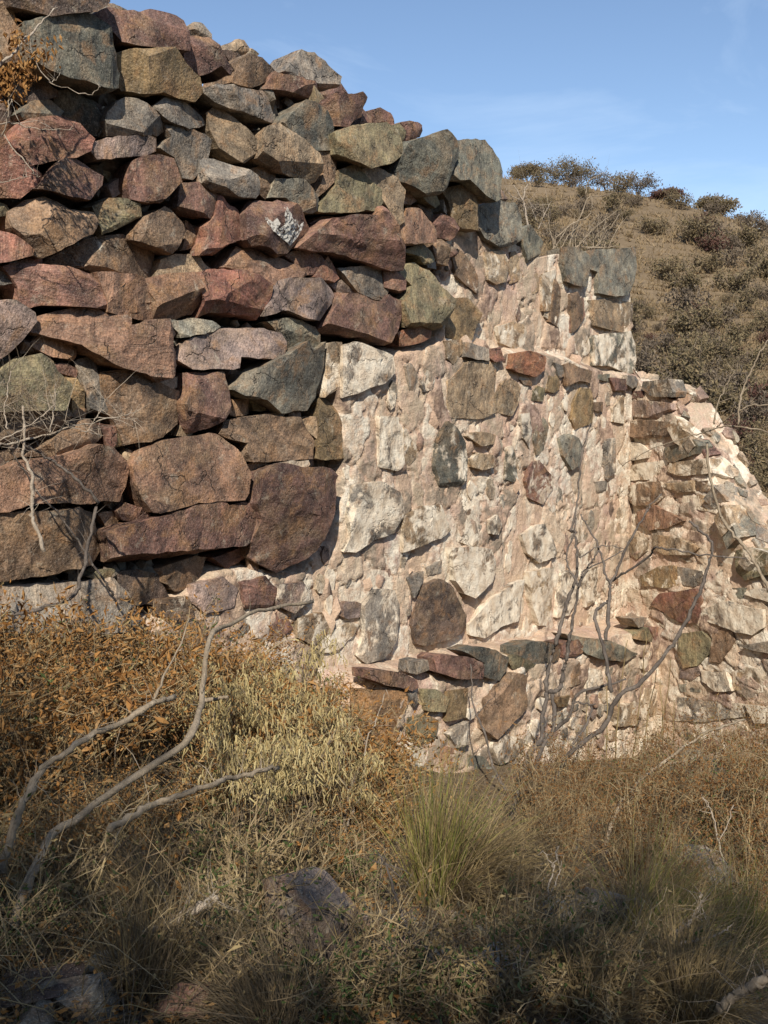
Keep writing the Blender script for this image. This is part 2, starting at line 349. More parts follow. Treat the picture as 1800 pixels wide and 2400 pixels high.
# ------------------------------------------------------------------ the ground: one sheet from underfoot to the far hill
V_DIR = 0.85
DW = np.array([V_DIR, 1.0, 0]) / math.hypot(V_DIR, 1.0)          # along the main wall, receding
NW = np.array([1.0, -V_DIR, 0]) / math.hypot(V_DIR, 1.0)         # out of its face
K_WALL = 5.617
P_WALL = np.array([-K_WALL, 0.0, 0.0])                           # a point of the wall plane
def ground_h(x, y, rough=True):
    x = np.asarray(x, float); y = np.asarray(y, float)
    near = -0.165 * (y - 2.7) - 0.145 * np.clip(x, -3.0, 7.0)
    near = np.where(y < 2.7, -0.10 * (y - 2.7) - 0.145 * np.clip(x, -3, 7), near)
    near = near + 0.30 * np.clip(-(y + 1.5), 0, 40) ** 0.95      # the bank behind the photographer
    dist = K_WALL - (V_DIR * y - x)                              # >0 on this side of the wall
    near = near + 0.50 * np.exp(-(np.clip(dist, 0, 9) / 1.7) ** 2) * smooth01((0.6 - x) / 1.7)
    far = np.clip((y - 11) / 30.0, 0, 1)
    valley = -5.0 + 0 * x
    ridge_h = 31.3 - 0.09 * x - 0.0014 * x * np.abs(x)
    ridge_h = np.clip(ridge_h, -4, 60)
    yr = 125.0 + 0.10 * x
    t = (y - 42.0) / (yr - 42.0)
    hill = valley + (ridge_h - valley) * np.where(t < 1, np.clip(t, 0, 1) ** 0.92, np.clip(1 - 0.25 * (t - 1), 0, 1))
    f = smooth01(far)
    z = near * (1 - f) + hill * f
    if rough:
        P = p3(x, y)
        z = z + 0.07 * fbm(P * 0.9, 4, 3) * (1 - f) + (2.4 * fbm(P * 0.035, 4, 5) + 0.45 * fbm(P * 0.25, 3, 8)) * f * np.clip((y - 30) / 40, 0, 1)
    return z
def build_ground():
    rad = np.concatenate([np.arange(0.25, 12, 0.085), 12 * 1.021 ** np.arange(0, 300)]); rad = rad[rad < 5200]
    a = np.concatenate([np.linspace(-180, -32, 75)[:-1], np.linspace(-32, 32, 280), np.linspace(32, 180, 75)[1:-1]]); A = np.radians(a)
    rr, aa = np.meshgrid(rad, A, indexing='ij'); x = rr * np.sin(aa); y = rr * np.cos(aa); z = ground_h(x, y)
    nr, na = rr.shape; v = np.stack([x, y, z], -1).reshape(-1, 3)
    i = np.arange(nr - 1)[:, None] * na; j = np.arange(na)[None]; k = (j + 1) % na
    q = np.stack([i + j, i + k, i + na + k, i + na + j], -1).reshape(-1, 4)
    v = np.concatenate([v, [[0, 0, float(ground_h(0, 0))]]]); jj = np.arange(na); kk = (jj + 1) % na
    tr = np.stack([jj * 0 + nr * na, kk, jj], -1)
    mb = MB(); mb.add(v, tr[:, [0, 1, 2]], q[:, [0, 3, 2, 1]])
    o = mb.build('ground', SOIL, smooth=True); tag(o, kind='structure')
build_ground()
_T = 1.2 * 1.012 ** np.arange(0, 460)
def on_ground(px, py):
    """where the sight line through a photograph pixel meets the ground"""
    d = ray(px, py)
    def first(T):
        P = CAM + d * T[:, None]; k = np.argmax(P[:, 2] < ground_h(P[:, 0], P[:, 1])); return k
    k = first(_T); t = np.linspace(_T[max(k - 1, 0)], _T[k], 12); P = CAM + d * t[first(t)]; P[2] = float(ground_h(P[0], P[1])); return P
def at_depth(px, py, y):
    """point of the sight line at forward distance y"""
    d = ray(px, py); return CAM + d * (y / d[1])

# ------------------------------------------------------------------ the ruined wall
class Plane:
    def __init__(s, p, e1, e2, n): s.p, s.e1, s.e2, s.n = (np.asarray(k, float) for k in (p, e1, e2, n))
    def hit(s, px, py, off=0.0):
        d = ray(px, py); p = s.p + s.n * off; t = np.dot(p - CAM, s.n) / np.dot(d, s.n); return CAM + d * t
    def uv(s, P): return np.stack([(np.asarray(P) - s.p) @ s.e1, (np.asarray(P) - s.p) @ s.e2], -1)
    def xyz(s, a, b, c=0.0): return s.p + np.multiply.outer(a, s.e1) + np.multiply.outer(b, s.e2) + np.multiply.outer(np.broadcast_to(c, np.shape(a)), s.n)
ZUP = np.array([0, 0, 1.0])
U_OFF, C_OFF, F_OFF = -0.10, 0.03, 0.42
PW = np.array([5.83, 0.0, 0.0]); EW = np.array([0.3714, -0.9285, 0]); NWG = np.array([-0.9285, -0.3714, 0])
PL = {'D': Plane(P_WALL, DW, ZUP, NW), 'U': Plane(P_WALL + NW * U_OFF, DW, ZUP, NW), 'C': Plane(P_WALL + NW * C_OFF, DW, ZUP, NW),
      'F': Plane(P_WALL + NW * F_OFF, DW, ZUP, NW), 'W': Plane(PW, EW, ZUP, NWG)}
_a, _b = PL['W'].hit(1560, 930), PL['W'].hit(1800, 1380)
_e = (_b - _a) / np.linalg.norm(_b - _a); _n = np.cross(_e, -NWG); _n = _n if _n[2] > 0 else -_n
PL['T'] = Plane(_a, _e, -NWG, _n)

COLS = {'R': (.24, .108, .076), 'r': (.21, .112, .086), 'B': (.235, .155, .098), 'T': (.33, .245, .155), 'O': (.235, .165, .082), 'G': (.16, .158, .122),
        'g': (.105, .107, .088), 'S': (.25, .22, .18), 'P': (.275, .205, .175), 'W': (.52, .455, .355), 'D': (.115, .08, .062), 'M': (.20, .175, .10),
        'E': (.165, .09, .07), 'K': (.295, .17, .11), 'H': (.25, .238, .188), 'X': (.27, .115, .062), 'Y': (.255, .108, .076), 'Q': (.36, .205, .095)}
CROP = {'A': (0, 0, .30139), 'B': (450, 0, .30139), 'C': (0, 450, .30139), 'E': (450, 450, .30139), 'D': (0, 900, .30139), 'G': (450, 900, .30139),
        'F': (900, 200, .30139), 'I': (1300, 300, .30139), 'H': (900, 700, .30139), 'K': (1300, 750, .30139), 'J': (900, 1150, .30139),
        'M': (1300, 1200, .30139), 'L': (600, 1300, .30139), 'N': (1100, 1500, .42194), 'Z': (0, 0, 1.0)}
# zoom, plane, colour, how far it stands out (cm), lime (per cent) : outline
STONES = """
A D D 14 0:100 40 60 -90 850 -90 825 15 710 110 380 125
A D B 6 0:-40 25 80 20 110 110 160 300 150 480 -40 480
A D G 10 10:150 190 350 140 560 105 690 115 800 180 860 260 910 420 935 570 900 680 800 710 620 640 480 610 330 560 200 480
A D E 4 0:720 100 860 60 900 80 1060 90 1180 70 1370 125 1420 160 1410 400 1250 390 1100 370 930 330 830 190
A D S -30 0:720 100 790 50 880 35 980 75 900 130 820 160
A D O 5 0:910 400 1100 390 1320 380 1420 500 1540 600 1565 720 1510 790 1380 770 1260 720 1150 740 1000 690 950 600 920 500
B D E 0 5:-70 290 30 280 130 300 220 420 300 540 290 590 200 510 50 590 -60 480
B D S -35 0:-60 280 -20 200 20 175 100 180 165 260 140 300 40 280
A D D 0 0:100 600 260 590 420 700 430 760 200 800 110 740
A D g 2 0:140 880 260 780 400 780 480 870 440 910 180 930
A D g 0 0:410 720 500 715 620 760 700 800 740 880 770 950 750 1050 690 1040 600 970 500 910 440 830
A D g -4 0:740 900 790 890 840 950 835 1060 760 1060
A D W -6 0:750 870 800 835 820 850 780 880
A D S 6 0:820 880 960 760 1060 770 1180 860 1310 1010 1240 1050 1080 1050 850 1050 800 940
A D S 4 0:1160 840 1330 740 1420 780 1600 920 1620 960 1450 1005 1290 950
A D S 0 0:1250 960 1330 960 1440 1020 1560 1060 1620 1100 1590 1270 1480 1400 1400 1390 1330 1230 1210 1160 1300 1080
A D W -8 0:1460 805 1540 815 1555 850 1500 850
A D R 4 0:150 1000 220 940 480 905 600 970 690 1090 660 1170 560 1220 230 1290 160 1180 110 1120
A D D -6 0:-40 880 100 880 160 950 120 1040 -40 1100
A D D -8 0:-40 500 90 500 120 700 60 860 -40 870
A D P 4 0:690 1120 800 1080 1080 1050 1190 1080 1200 1180 1100 1220 740 1240 690 1190
A D R 2 0:-60 1080 100 1130 200 1270 310 1370 260 1420 140 1540 -60 1540
A D E 5 0:250 1470 440 1270 520 1225 660 1280 800 1370 790 1440 680 1560 520 1530 400 1490
A D M -8 10:690 1285 860 1260 905 1330 840 1420 770 1340
A D P -4 0:840 1440 940 1365 990 1440 990 1480 880 1540
A D r 3 0:1000 1380 1030 1260 1150 1205 1220 1205 1310 1250 1370 1420 1300 1500 1230 1580 1020 1550 1000 1460
A D M -10 20:1570 700 1640 680 1690 720 1680 780 1600 780
B D T -45 0:255 405 360 305 410 315 445 375 440 420 400 425
B D T -45 0:420 430 450 375 520 420 500 450
B D D -20 0:225 400 300 410 420 430 400 470 290 490
B D B -4 0:290 500 420 430 510 460 540 490 630 560 640 600 540 640 450 690 310 640 320 560
B D r 0 0:560 690 640 560 700 580 860 630 960 650 960 740 920 760 680 700 600 690
B D D -12 0:600 720 700 720 920 790 900 860 720 870 620 830
B D S -10 15:700 560 770 470 845 390 940 420 1040 510 1135 600 1110 680 980 680 900 630 760 610
B D M 5 0:960 660 1025 770 955 810
B D r -28 0:1130 640 1160 630 1230 740 1100 740
B D E 0 0:1010 740 1230 740 1300 725 1355 760 1320 830 1310 900 1210 980 1090 980 1060 880 1000 810
B D r -8 0:1320 830 1400 910 1390 960 1290 970
B D r -20 0:1360 870 1440 845 1520 880 1570 960 1560 1010 1480 950 1400 960
B D S 8 0:80 700 190 660 380 680 540 720 590 760 620 880 620 960 500 920 340 860 240 820 190 790
B D S -6 20:620 890 710 870 720 890 640 960
B D g 4 0:660 970 850 795 930 800 1030 870 1070 940 1090 1060 1080 1160 930 1170 860 1110 760 1040
B D T 3 0:110 880 190 810 260 890 350 980 490 1120 520 1160 370 1270 340 1260 200 1150 140 1020
B D B -6 0:360 970 450 950 500 1060 490 1110 400 1010
B D T 4 25:510 1100 540 1010 660 970 780 1050 950 1200 990 1330 980 1400 900 1460 830 1400 640 1330 500 1230
B D B 0 0:940 1200 1020 1150 1080 1180 1120 1240 1080 1420 970 1540 960 1490 1000 1350
B D M 8 0:1090 1040 1250 990 1480 960 1570 1020 1600 1150 1590 1210 1500 1270 1330 1310 1220 1250 1110 1200
B D S 3 0:90 1230 200 1230 380 1310 490 1370 515 1500 490 1540 280 1520 190 1480 90 1420
B D W -4 60:10 1420 90 1280 80 1430
B D B -2 0:450 1330 560 1270 620 1320 610 1460 570 1540 520 1500 490 1370
B D H 3 0:620 1390 830 1400 870 1440 970 1550 960 1640 920 1660 830 1640 720 1540 600 1540
B D M 2 5:980 1640 1120 1440 1110 1330 1250 1290 1310 1400 1420 1490 1480 1530 1420 1640 1300 1640 1180 1650
B D T 4 15:1310 1330 1420 1325 1560 1400 1610 1490 1600 1740 1560 1750 1480 1600 1420 1500 1330 1440
B D E 3 0:-100 1430 60 1430 190 1500 160 1650 110 1690 -80 1650 -130 1620
B D G -8 0:1110 1240 1200 1230 1210 1290 1130 1300
C D B 4 24:110 150 230 60 360 45 520 140 730 160 750 240 710 330 560 380 330 510 270 480 180 350 120 270
C D M 2 0:730 110 860 50 960 60 1060 90 1075 190 920 280 790 330 750 200
C D M -4 0:-40 60 40 110 110 180 -40 190
C D R 2 0:-60 270 110 340 250 450 240 490 60 540 -60 560
C D O -4 0:80 300 160 320 170 360 100 330
C D B 3 5:1020 330 1110 200 1270 120 1330 150 1420 230 1460 310 1400 400 1340 480 1130 410 1020 370
C D B -4 0:1420 230 1530 270 1580 350 1480 430 1400 450 1420 350
C D B -5 34:360 540 560 420 740 350 900 350 1040 380 1230 480 1210 600 1170 670 720 640 690 610 520 580
C D T -5 25:1190 660 1230 530 1340 490 1520 490 1560 560 1640 610 1500 650
C D r 4 0:30 580 180 545 480 580 680 640 740 720 790 830 800 910 640 900 320 880 220 910 170 860 150 740
C D S -2 0:-40 580 60 600 135 680 100 710 -40 720
C D R -4 0:50 560 160 530 320 515 320 550
C D K 3 0:720 640 900 640 1100 670 1180 800 1200 900 1190 1000 960 960 810 930 800 850
C D K 4 0:1130 700 1300 650 1480 630 1540 720 1560 850 1540 950 1380 990 1210 1000 1200 850
C D P 3 0:-60 860 110 850 240 950 260 1010 160 1150 -60 1400
C D K 5 4:300 980 440 940 620 910 760 910 840 960 990 960 990 1040 1200 1000 1290 1000 1390 1100 1310 1160 1380 1240 1380 1350 1290 1440 1200 1480 1090 1410 870 1350 760 1270 640 1190 480 1140 290 1090
C D K -4 0:250 1170 300 1120 440 1130 540 1170 580 1230 570 1310 400 1280 260 1210
C D M 2 0:10 1430 130 1300 300 1270 380 1330 410 1400 510 1500 510 1640 480 1700 -60 1700 -60 1500
C D r -5 0:400 1340 520 1340 600 1380 590 1440 430 1400
C D S -3 10:590 1320 720 1270 750 1380 780 1550 800 1620 830 1700 700 1720 640 1480
C D O -5 0:520 1440 590 1450 650 1560 660 1720 580 1720
C D D -8 0:750 1340 850 1340 860 1390 790 1500 760 1420
D D B 3 0:810 -90 960 -90 1150 -40 1390 60 1410 200 1390 310 1260 410 1000 475 930 300 840 200
C D W -5 0:1250 1490 1330 1450 1400 1430 1410 1500 1350 1530
C D H 0 10:1310 1010 1500 990 1640 1000 1700 1050 1640 1090 1400 1130 1380 1090
C D D -8 0:160 1190 240 1180 240 1250 150 1260
E D R 3 0:190 20 260 80 390 170 400 280 400 360 280 410 160 490 30 490 60 420 90 350 70 270 150 180
E D E 3 6:400 170 490 70 740 85 830 130 960 300 940 340 790 400 690 510 560 430 450 420 410 370
E D r -3 0:920 240 1010 190 1100 200 1040 250 960 300
E D r 5 4:830 430 1050 210 1250 190 1380 200 1420 130 1500 230 1600 430 1640 600 1560 610 1400 560 1280 530 1100 470 960 460
E D E -3 0:710 500 790 450 920 470 1000 520 960 640 880 650 800 570
E D R -2 0:930 660 1000 540 1040 500 1100 570 1150 670 1080 710
E D K -2 16:180 610 340 420 440 450 600 500 780 560 860 650 640 700 590 720 430 620
E D Y 5 0:-10 620 180 605 400 620 600 720 600 800 550 930 540 1000 450 960 150 940 60 980 70 880 40 720
E D P 4 0:600 730 780 660 960 680 1080 720 1130 800 1050 890 990 1000 840 970 740 920 570 960 600 850
E D S -3 10:1110 600 1400 590 1490 600 1500 720 1480 850 1380 830 1260 780 1180 690
E D r 0 0:1490 620 1650 640 1630 780 1500 740
E D E 2 0:1130 790 1260 790 1370 840 1480 870 1520 800 1610 850 1620 950 1580 1100 1490 1180 1350 1130 1160 1110 1000 1090 1060 950
E D P -3 0:1080 720 1150 690 1260 780 1140 780
E D G 0 10:570 1010 740 980 830 1000 950 1050 990 1110 980 1200 940 1240 870 1170 700 1220 680 1120
E D P 3 0:-30 1160 100 1110 200 1080 450 1060 560 1075 660 1100 690 1170 680 1260 640 1310 470 1290 350 1280 330 1360 280 1370 0 1370 -110 1300
E D H 4 0:330 1510 400 1420 700 1280 870 1170 940 1240 1040 1170 1050 1400 1000 1590 940 1690 700 1705 560 1610 420 1590 330 1540
E D E 3 5:0 1400 270 1400 280 1600 285 1700 200 1800 60 1880 20 1870 -40 1760 -60 1650 -10 1530
E D B -6 0:290 1370 370 1400 330 1480 290 1480
G D B -3 0:290 120 440 130 450 230 330 250 290 240
G D M -5 0:450 130 580 120 620 200 480 210
G D S -3 0:555 240 690 210 740 230 700 260 580 260
G D P -3 0:750 220 850 220 840 260 760 250
G D B 3 12:240 290 540 245 700 265 820 270 840 300 960 440 950 580 880 590 540 600 390 600 400 450 280 430 220 390
G D T -2 0:830 290 900 260 970 260 960 420 880 360
G D O 0 8:990 150 1020 110 1140 120 1140 480 1160 600 1080 580 960 570 970 380 980 260
G D S -3 45:1140 130 1220 160 1230 400 1180 540 1140 470
G D W 0 30:600 630 780 600 890 600 900 640 800 660
G D B -2 0:395 640 500 600 600 640 540 680 430 710
G D E 5 3:530 690 640 640 800 665 1040 655 1100 720 1100 850 1080 990 1040 1090 960 1290 840 1390 700 1470 560 1400 490 1350 480 1220 530 1050 480 930 500 780
G D S -3 0:345 870 400 820 460 850 440 900 370 910
G D R -3 0:150 1350 410 1260 410 1360 270 1440 220 1400
D D K 3 0:1030 640 1110 520 1280 440 1640 390 1730 410 1830 570 1880 700 1870 840 1840 890 1500 920 1160 1000 1100 900 1050 780
D D r 5 0:830 1150 1000 1080 1180 1040 1500 950 1690 905 1750 950 1860 920 1960 930 2010 1010 1960 1180 1880 1240 1500 1320 1060 1410 870 1400 850 1260
D D B -3 0:1200 1440 1500 1340 1600 1350 1560 1500 1480 1590 1350 1600 1250 1530
D D D -5 0:890 1470 1050 1440 1200 1480 1280 1600 1350 1700 1000 1720 940 1600
D D B 0 0:410 430 520 310 680 280 770 330 800 410 700 500 480 560 240 560
D D K 3 0:-60 680 180 600 480 560 740 490 840 500 930 570 1020 650 1010 800 970 920 780 910 640 940 400 920 250 920 60 980 -60 1000
D D B 4 0:-60 1010 250 1000 440 1000 600 970 760 1010 820 1150 840 1300 770 1380 560 1440 260 1500 -60 1560
D D B -4 0:760 1010 920 990 910 1090 820 1110
D D r 0 0:910 990 980 920 1090 960 1170 1020 1060 1075 960 1060
D D T -4 0:960 570 1000 510 1110 550 1020 640
D D R -3 0:760 310 900 320 900 470 830 510 800 400
D D M -4 0:920 310 1000 470 880 500 890 450
D D B -2 0:-60 170 200 180 500 180 540 260 480 330 400 400 -60 460
D D B -5 0:-60 520 130 500 150 560 -60 660
D D M -2 10:680 1500 740 1460 880 1440 860 1520 740 1520
D D S -2 22:-60 1580 230 1560 520 1540 870 1520 950 1650 1000 1760 1100 1900 300 1960 -60 1900
D D T -3 10:1380 400 1420 270 1480 290 1520 380 1500 400
D D B -4 0:560 190 660 200 650 260 560 250
F D r -8 0:90 310 180 285 260 300 310 350 300 400 150 450 110 380
F D M -4 0:40 320 100 300 160 370 120 470 60 440
F D G 6 0:100 560 130 460 260 420 410 370 440 400 500 440 540 560 480 680 450 790 420 850 330 850 210 780 50 730
F D G 2 0:510 450 640 425 770 430 820 500 860 610 870 680 850 760 840 880 800 910 720 860 600 740 460 750 490 670 540 590
F D M -2 0:80 740 210 770 330 850 430 850 450 920 390 950 310 910 240 830 120 800
F D P -4 10:120 850 190 830 250 900 200 930 120 920
F D O -4 30:460 810 580 780 690 830 740 930 720 1130 590 1110 530 1060 490 900
F D W -8 60:450 880 490 900 530 1060 450 980
F U H 6 5:740 950 870 895 1000 920 1050 1010 1060 1190 1030 1230 900 1260 780 1180 730 1080
F D P -30 0:830 880 850 760 920 830 950 900
F D K 2 0:40 1130 110 1080 160 960 270 970 330 1050 390 1130 380 1220 240 1230 120 1260 90 1190
F D B -6 0:260 930 300 930 400 1010 360 1060 320 1010
F D r -2 0:390 1080 420 1000 500 1040 560 1110 520 1210 390 1160
F D M 0 0:130 1290 290 1230 350 1290 400 1360 310 1390 230 1320
F D B -4 0:370 1200 440 1180 480 1260 490 1400 410 1380 380 1280
F D S -6 0:320 1390 400 1365 400 1430 330 1420
F D M 0 5:130 1390 240 1380 330 1450 390 1560 480 1680 440 1850 380 1900 280 1870 160 1880 130 1700 200 1560 130 1480
F U B 2 34:530 1350 570 1280 640 1330 720 1480 720 1620 640 1560 560 1480
F U T 2 50:790 1300 940 1290 970 1400 950 1520 870 1550 810 1510
F U T 2 46:980 1300 1060 1280 1110 1360 1090 1500 980 1540 970 1400
F U G 2 10:1060 1130 1130 1090 1230 1220 1200 1330 1120 1370 1080 1250
F U T 0 30:1140 1440 1200 1430 1200 1600 1150 1620
F U T 2 55:1220 1470 1330 1440 1340 1600 1320 1750 1230 1750
F U S -2 30:430 1480 520 1480 520 1550 470 1560
I U H 4 6:60 930 180 930 260 990 270 1080 240 1230 150 1220 90 1190 70 1060
I U H 5 8:280 950 600 935 615 1080 600 1200 590 1290 460 1300 350 1280 340 1120 270 1090
I U T 2 40:270 1340 450 1330 600 1370 600 1500 530 1590 300 1530
I U B 2 20:120 1290 170 1280 230 1380 220 1500 130 1590
I U B 2 20:0 1180 40 1250 40 1400 20 1540 -40 1500
K U G 4 62:300 120 590 90 610 170 620 280 610 400 560 420 430 360 310 350
K U T 1 66:140 110 240 90 270 200 250 280 140 260
K C B 4 4:70 350 110 335 190 370 290 400 280 490 180 470 100 510
K C G 3 20:290 430 430 420 420 480 310 460
K C E 4 0:430 450 550 460 560 545 470 545
K C S 3 20:560 430 630 440 670 510 600 530 560 500
K W S 4 35:690 480 880 460 910 560 900 600 760 590 690 540
K W r 2 20:570 560 680 550 690 600 570 610
K W P 3 25:570 640 690 620 900 650 910 700 780 770 590 750
K W B 3 24:540 790 690 780 940 800 1000 880 980 900 830 910 690 925 540 890
K W S 2 66:540 950 660 960 740 1020 720 1070 620 1090 530 1080
K W G 3 30:850 1000 1080 930 1120 980 1100 1040 940 1100 880 1100
K W T 3 60:540 1150 700 1110 870 1090 880 1160 820 1230 560 1250 530 1200
K W T 3 45:900 1110 1180 1080 1200 1190 1000 1210 880 1180
K W B 3 50:540 1300 690 1270 820 1260 840 1370 760 1440 630 1440 550 1400
K W T 3 45:850 1270 1080 1250 1080 1330 960 1340 850 1300
K W B 2 35:1090 1260 1190 1250 1200 1330 1100 1330
K W T 3 55:1000 1370 1140 1360 1290 1420 1290 1510 1060 1460 990 1430
K W B 2 30:860 1380 980 1370 980 1420 900 1450
K W K 3 25:640 1500 780 1440 900 1500 1000 1560 870 1620 740 1630 650 1590
K C O 3 36:150 620 200 530 270 540 290 680 280 800 160 850 130 770
K C H 3 20:40 920 100 890 190 920 220 1000 190 1130 130 1160 60 1050
K C S 2 45:400 930 470 920 470 1180 410 1230
K C B 2 15:290 640 370 640 370 710 310 710
K C T 2 60:450 680 490 640 550 560 530 800 450 790
K C S 2 20:310 1260 400 1250 400 1330 330 1350
K C W 1 60:220 1100 300 1090 310 1210 270 1220 220 1200
H D X 0 0:130 260 310 170 370 220 370 310 290 330 160 370
H D O -6 12:440 200 480 0 640 0 680 60 740 80 720 170 660 310 600 340 480 300
H C S 5 0:640 340 810 390 810 480 720 470 640 450
H C R 4 10:810 400 900 380 930 480 860 490 810 450
H C X 5 0:1010 430 1130 410 1260 450 1250 560 1190 610 1040 570 990 540
H C S 3 10:1330 500 1400 530 1400 600 1360 620
H C D 2 0:1060 630 1150 640 1150 680 1090 670
H C T 2 38:500 640 640 500 800 500 850 560 840 760 850 880 760 930 510 920 500 800
H C T 2 36:930 640 1010 640 1050 700 1040 800 1000 910 870 880 880 740
H C S 2 20:170 530 210 500 260 600 240 720 200 700
H C S 2 50:290 640 380 480 400 580 380 700 310 720
H C g 4 44:420 1100 490 960 560 1010 620 1130 640 1250 620 1460 440 1450 400 1300
H C S 2 75:-40 920 100 930 150 1100 150 1290 100 1330 -40 1310
H C T 1 60:150 1000 240 1130 250 1250 200 1290 150 1280
H C S 2 60:1060 900 1130 890 1150 1020 1130 1160 1080 1080
H C G 2 42:1180 980 1240 930 1280 1000 1250 1160 1180 1220 1160 1100
H C r 2 50:1150 1270 1200 1260 1250 1330 1310 1390 1310 1480 1240 1600 1130 1550 1100 1420
H C G 1 55:960 1160 1000 1150 1040 1400 1000 1420 940 1400
H C M 2 46:1160 720 1190 680 1250 700 1230 800 1150 790
H C O 2 0:1280 600 1360 600 1360 700 1320 730 1260 720
H C T 3 40:650 1070 700 1040 800 1040 870 1060 850 1130 760 1150
H C T 3 60:680 1250 740 1200 860 1220 850 1310 760 1330 690 1310
H C T 2 30:470 330 600 320 620 400 540 510 490 460
E C S 2 66:1170 1200 1280 1170 1420 1220 1560 1270 1580 1400 1480 1480 1320 1540 1170 1600
E C T 1 55:1050 1180 1170 1170 1170 1510 1040 1590 1050 1400
H U W 1 50:1250 0 1330 0 1370 100 1350 220 1300 180 1250 140
H U r 2 20:1450 0 1540 0 1560 130 1490 240 1440 260
H U T 2 60:880 220 1000 180 1100 220 1090 380 1000 380 900 340
H U T 1 40:1120 220 1260 230 1270 420 1120 390
H U T 2 70:690 300 790 230 850 300 840 380 740 360
H U S 1 75:1440 270 1580 260 1600 400 1570 440 1450 420
G C S 3 66:1270 790 1480 770 1600 850 1640 1000 1560 1150 1420 1210 1280 1310 1180 1300 1230 1180 1220 1000
J C T 2 62:150 200 300 120 430 110 520 310 440 370 300 420 150 480
J C B 3 70:560 120 600 20 640 60 720 250 730 360 700 440 540 380 540 260
J C S 3 55:820 230 880 190 920 260 890 340 830 330
J C B 5 78:530 450 700 440 860 460 870 600 840 700 700 830 620 800 560 700 540 560
J C D 5 8:290 870 330 740 420 690 500 740 560 850 640 1020 630 1080 500 1150 340 1200 260 1190 240 1050
L C S 4 52:840 400 940 270 1080 280 1130 420 1110 600 1050 700 980 800 850 830 800 780 840 640
J C S 4 70:820 850 1000 720 1080 700 1070 900 1050 1000 900 1060 790 1140 680 1120 670 1040
J C T 2 72:1120 640 1330 600 1320 900 1270 1050 1200 1040 1150 900
J C S 2 62:1070 350 1180 270 1250 260 1340 500 1200 560 1110 480
J C S 2 65:1380 620 1480 640 1500 800 1430 960 1340 980
J C T 2 65:1510 640 1659 600 1640 850 1560 900
J C S 1 30:330 600 450 540 440 640 400 640 340 660
J C S 1 30:180 680 300 630 290 720 230 830
L C T 2 70:550 620 720 530 800 540 740 640 640 750 520 760 510 660
L C P 1 20:650 400 690 360 820 380 810 480 720 500 640 470
J F r 2 5:400 1310 440 1280 620 1290 770 1340 760 1460 600 1460 410 1410
J F g 4 5:620 1250 720 1215 860 1240 960 1300 940 1400 890 1470 760 1440 780 1340
J F g 2 8:1040 1220 1140 1180 1260 1180 1380 1240 1350 1320 1180 1350 1040 1280
J F M 1 15:960 1320 1030 1280 1180 1350 1100 1400 1000 1380
L F E 3 0:890 900 990 900 1130 920 1240 970 1250 1030 1200 1050 1000 1010 900 970
J F S 2 0:270 1340 340 1320 350 1390 260 1430
N F B 4 22:90 500 100 330 240 180 320 200 310 380 250 440 150 540
L F M 2 20:1300 1050 1400 1050 1500 1120 1470 1220 1320 1210
L F O 3 5:1490 1070 1640 1040 1620 1260 1480 1290
J F r 1 10:1380 1190 1500 1160 1560 1230 1500 1290 1400 1300
M F G 2 15:100 950 250 980 420 1000 630 1100 540 1160 360 1140 240 1100
M F S 1 40:600 830 720 820 690 890 650 900
M F M 1 10:670 930 720 900 760 960 750 1010 650 990
M F r 1 0:740 900 850 890 930 970 860 1040 790 1050
M W R 3 8:760 720 820 640 1100 600 1150 680 1110 860 1000 860 880 800
M W O 3 35:670 500 820 420 930 420 990 560 880 590 700 570
M W S 3 30:960 430 1150 460 1180 540 1080 580 980 560
M W T 3 35:750 180 960 200 1120 280 1060 330 850 330 760 280
M W S 4 66:1130 790 1230 710 1360 690 1500 740 1620 760 1620 900 1540 950 1400 920 1240 870 1140 850
M W M 3 20:980 950 1140 930 1200 1000 1200 1100 1110 1190 1010 1210 970 1100
M W B 3 20:1220 920 1380 920 1400 1000 1290 1170 1210 1160
M W W 2 60:1300 1170 1390 1010 1420 1100 1390 1210
M W S 2 30:1460 1040 1690 1000 1690 1100 1470 1060
M W P 2 20:980 1230 1120 1200 1140 1260 1070 1310 970 1290
M W H 2 20:970 1340 1130 1340 1130 1400 990 1400
M W S 3 60:1140 1240 1330 1250 1380 1390 1250 1390 1150 1320
M W T 3 60:1390 1240 1500 1210 1700 1240 1700 1380 1560 1410 1400 1380
M W S 3 45:960 1620 980 1440 1300 1480 1470 1500 1480 1590 1150 1630
M W T 3 70:1480 1500 1700 1520 1700 1640 1560 1640
M W M 3 40:1400 300 1540 280 1690 330 1690 480 1480 530 1420 460
M W T 2 60:1300 300 1400 280 1380 500 1310 380
M W S 3 66:1500 610 1700 580 1700 710 1480 640
M W G 2 30:1370 590 1490 590 1460 680 1380 640
M W T 2 50:590 180 730 230 720 300 640 370 580 290
M W T 2 60:1060 100 1280 60 1330 160 1180 180
M T H 3 30:1350 0 1560 60 1560 180 1420 200
M T S 3 30:1560 60 1659 100 1700 250 1570 200
K T S 2 60:1200 1100 1300 1060 1420 1180 1380 1230 1230 1190
K T S 2 30:1230 1290 1340 1280 1500 1330 1480 1420 1340 1400
K T T 2 40:1310 1440 1500 1450 1560 1560 1380 1600
K T T 2 55:940 740 1040 780 1150 880 1100 920 1000 850
K T r 2 40:1100 920 1190 930 1290 1040 1180 1060
L F M 3 15:1190 1270 1300 1240 1410 1290 1390 1440 1270 1460 1190 1400
L F S 2 20:1180 1080 1240 1070 1270 1140 1230 1180
L F K 2 20:1430 1480 1560 1510 1575 1659 1440 1659
L F S 3 60:1500 1400 1659 1300 1659 1480 1560 1500
N F S 2 66:130 600 180 520 310 560 250 660 170 690
N F g 2 10:0 640 90 650 110 720 30 780 -20 780
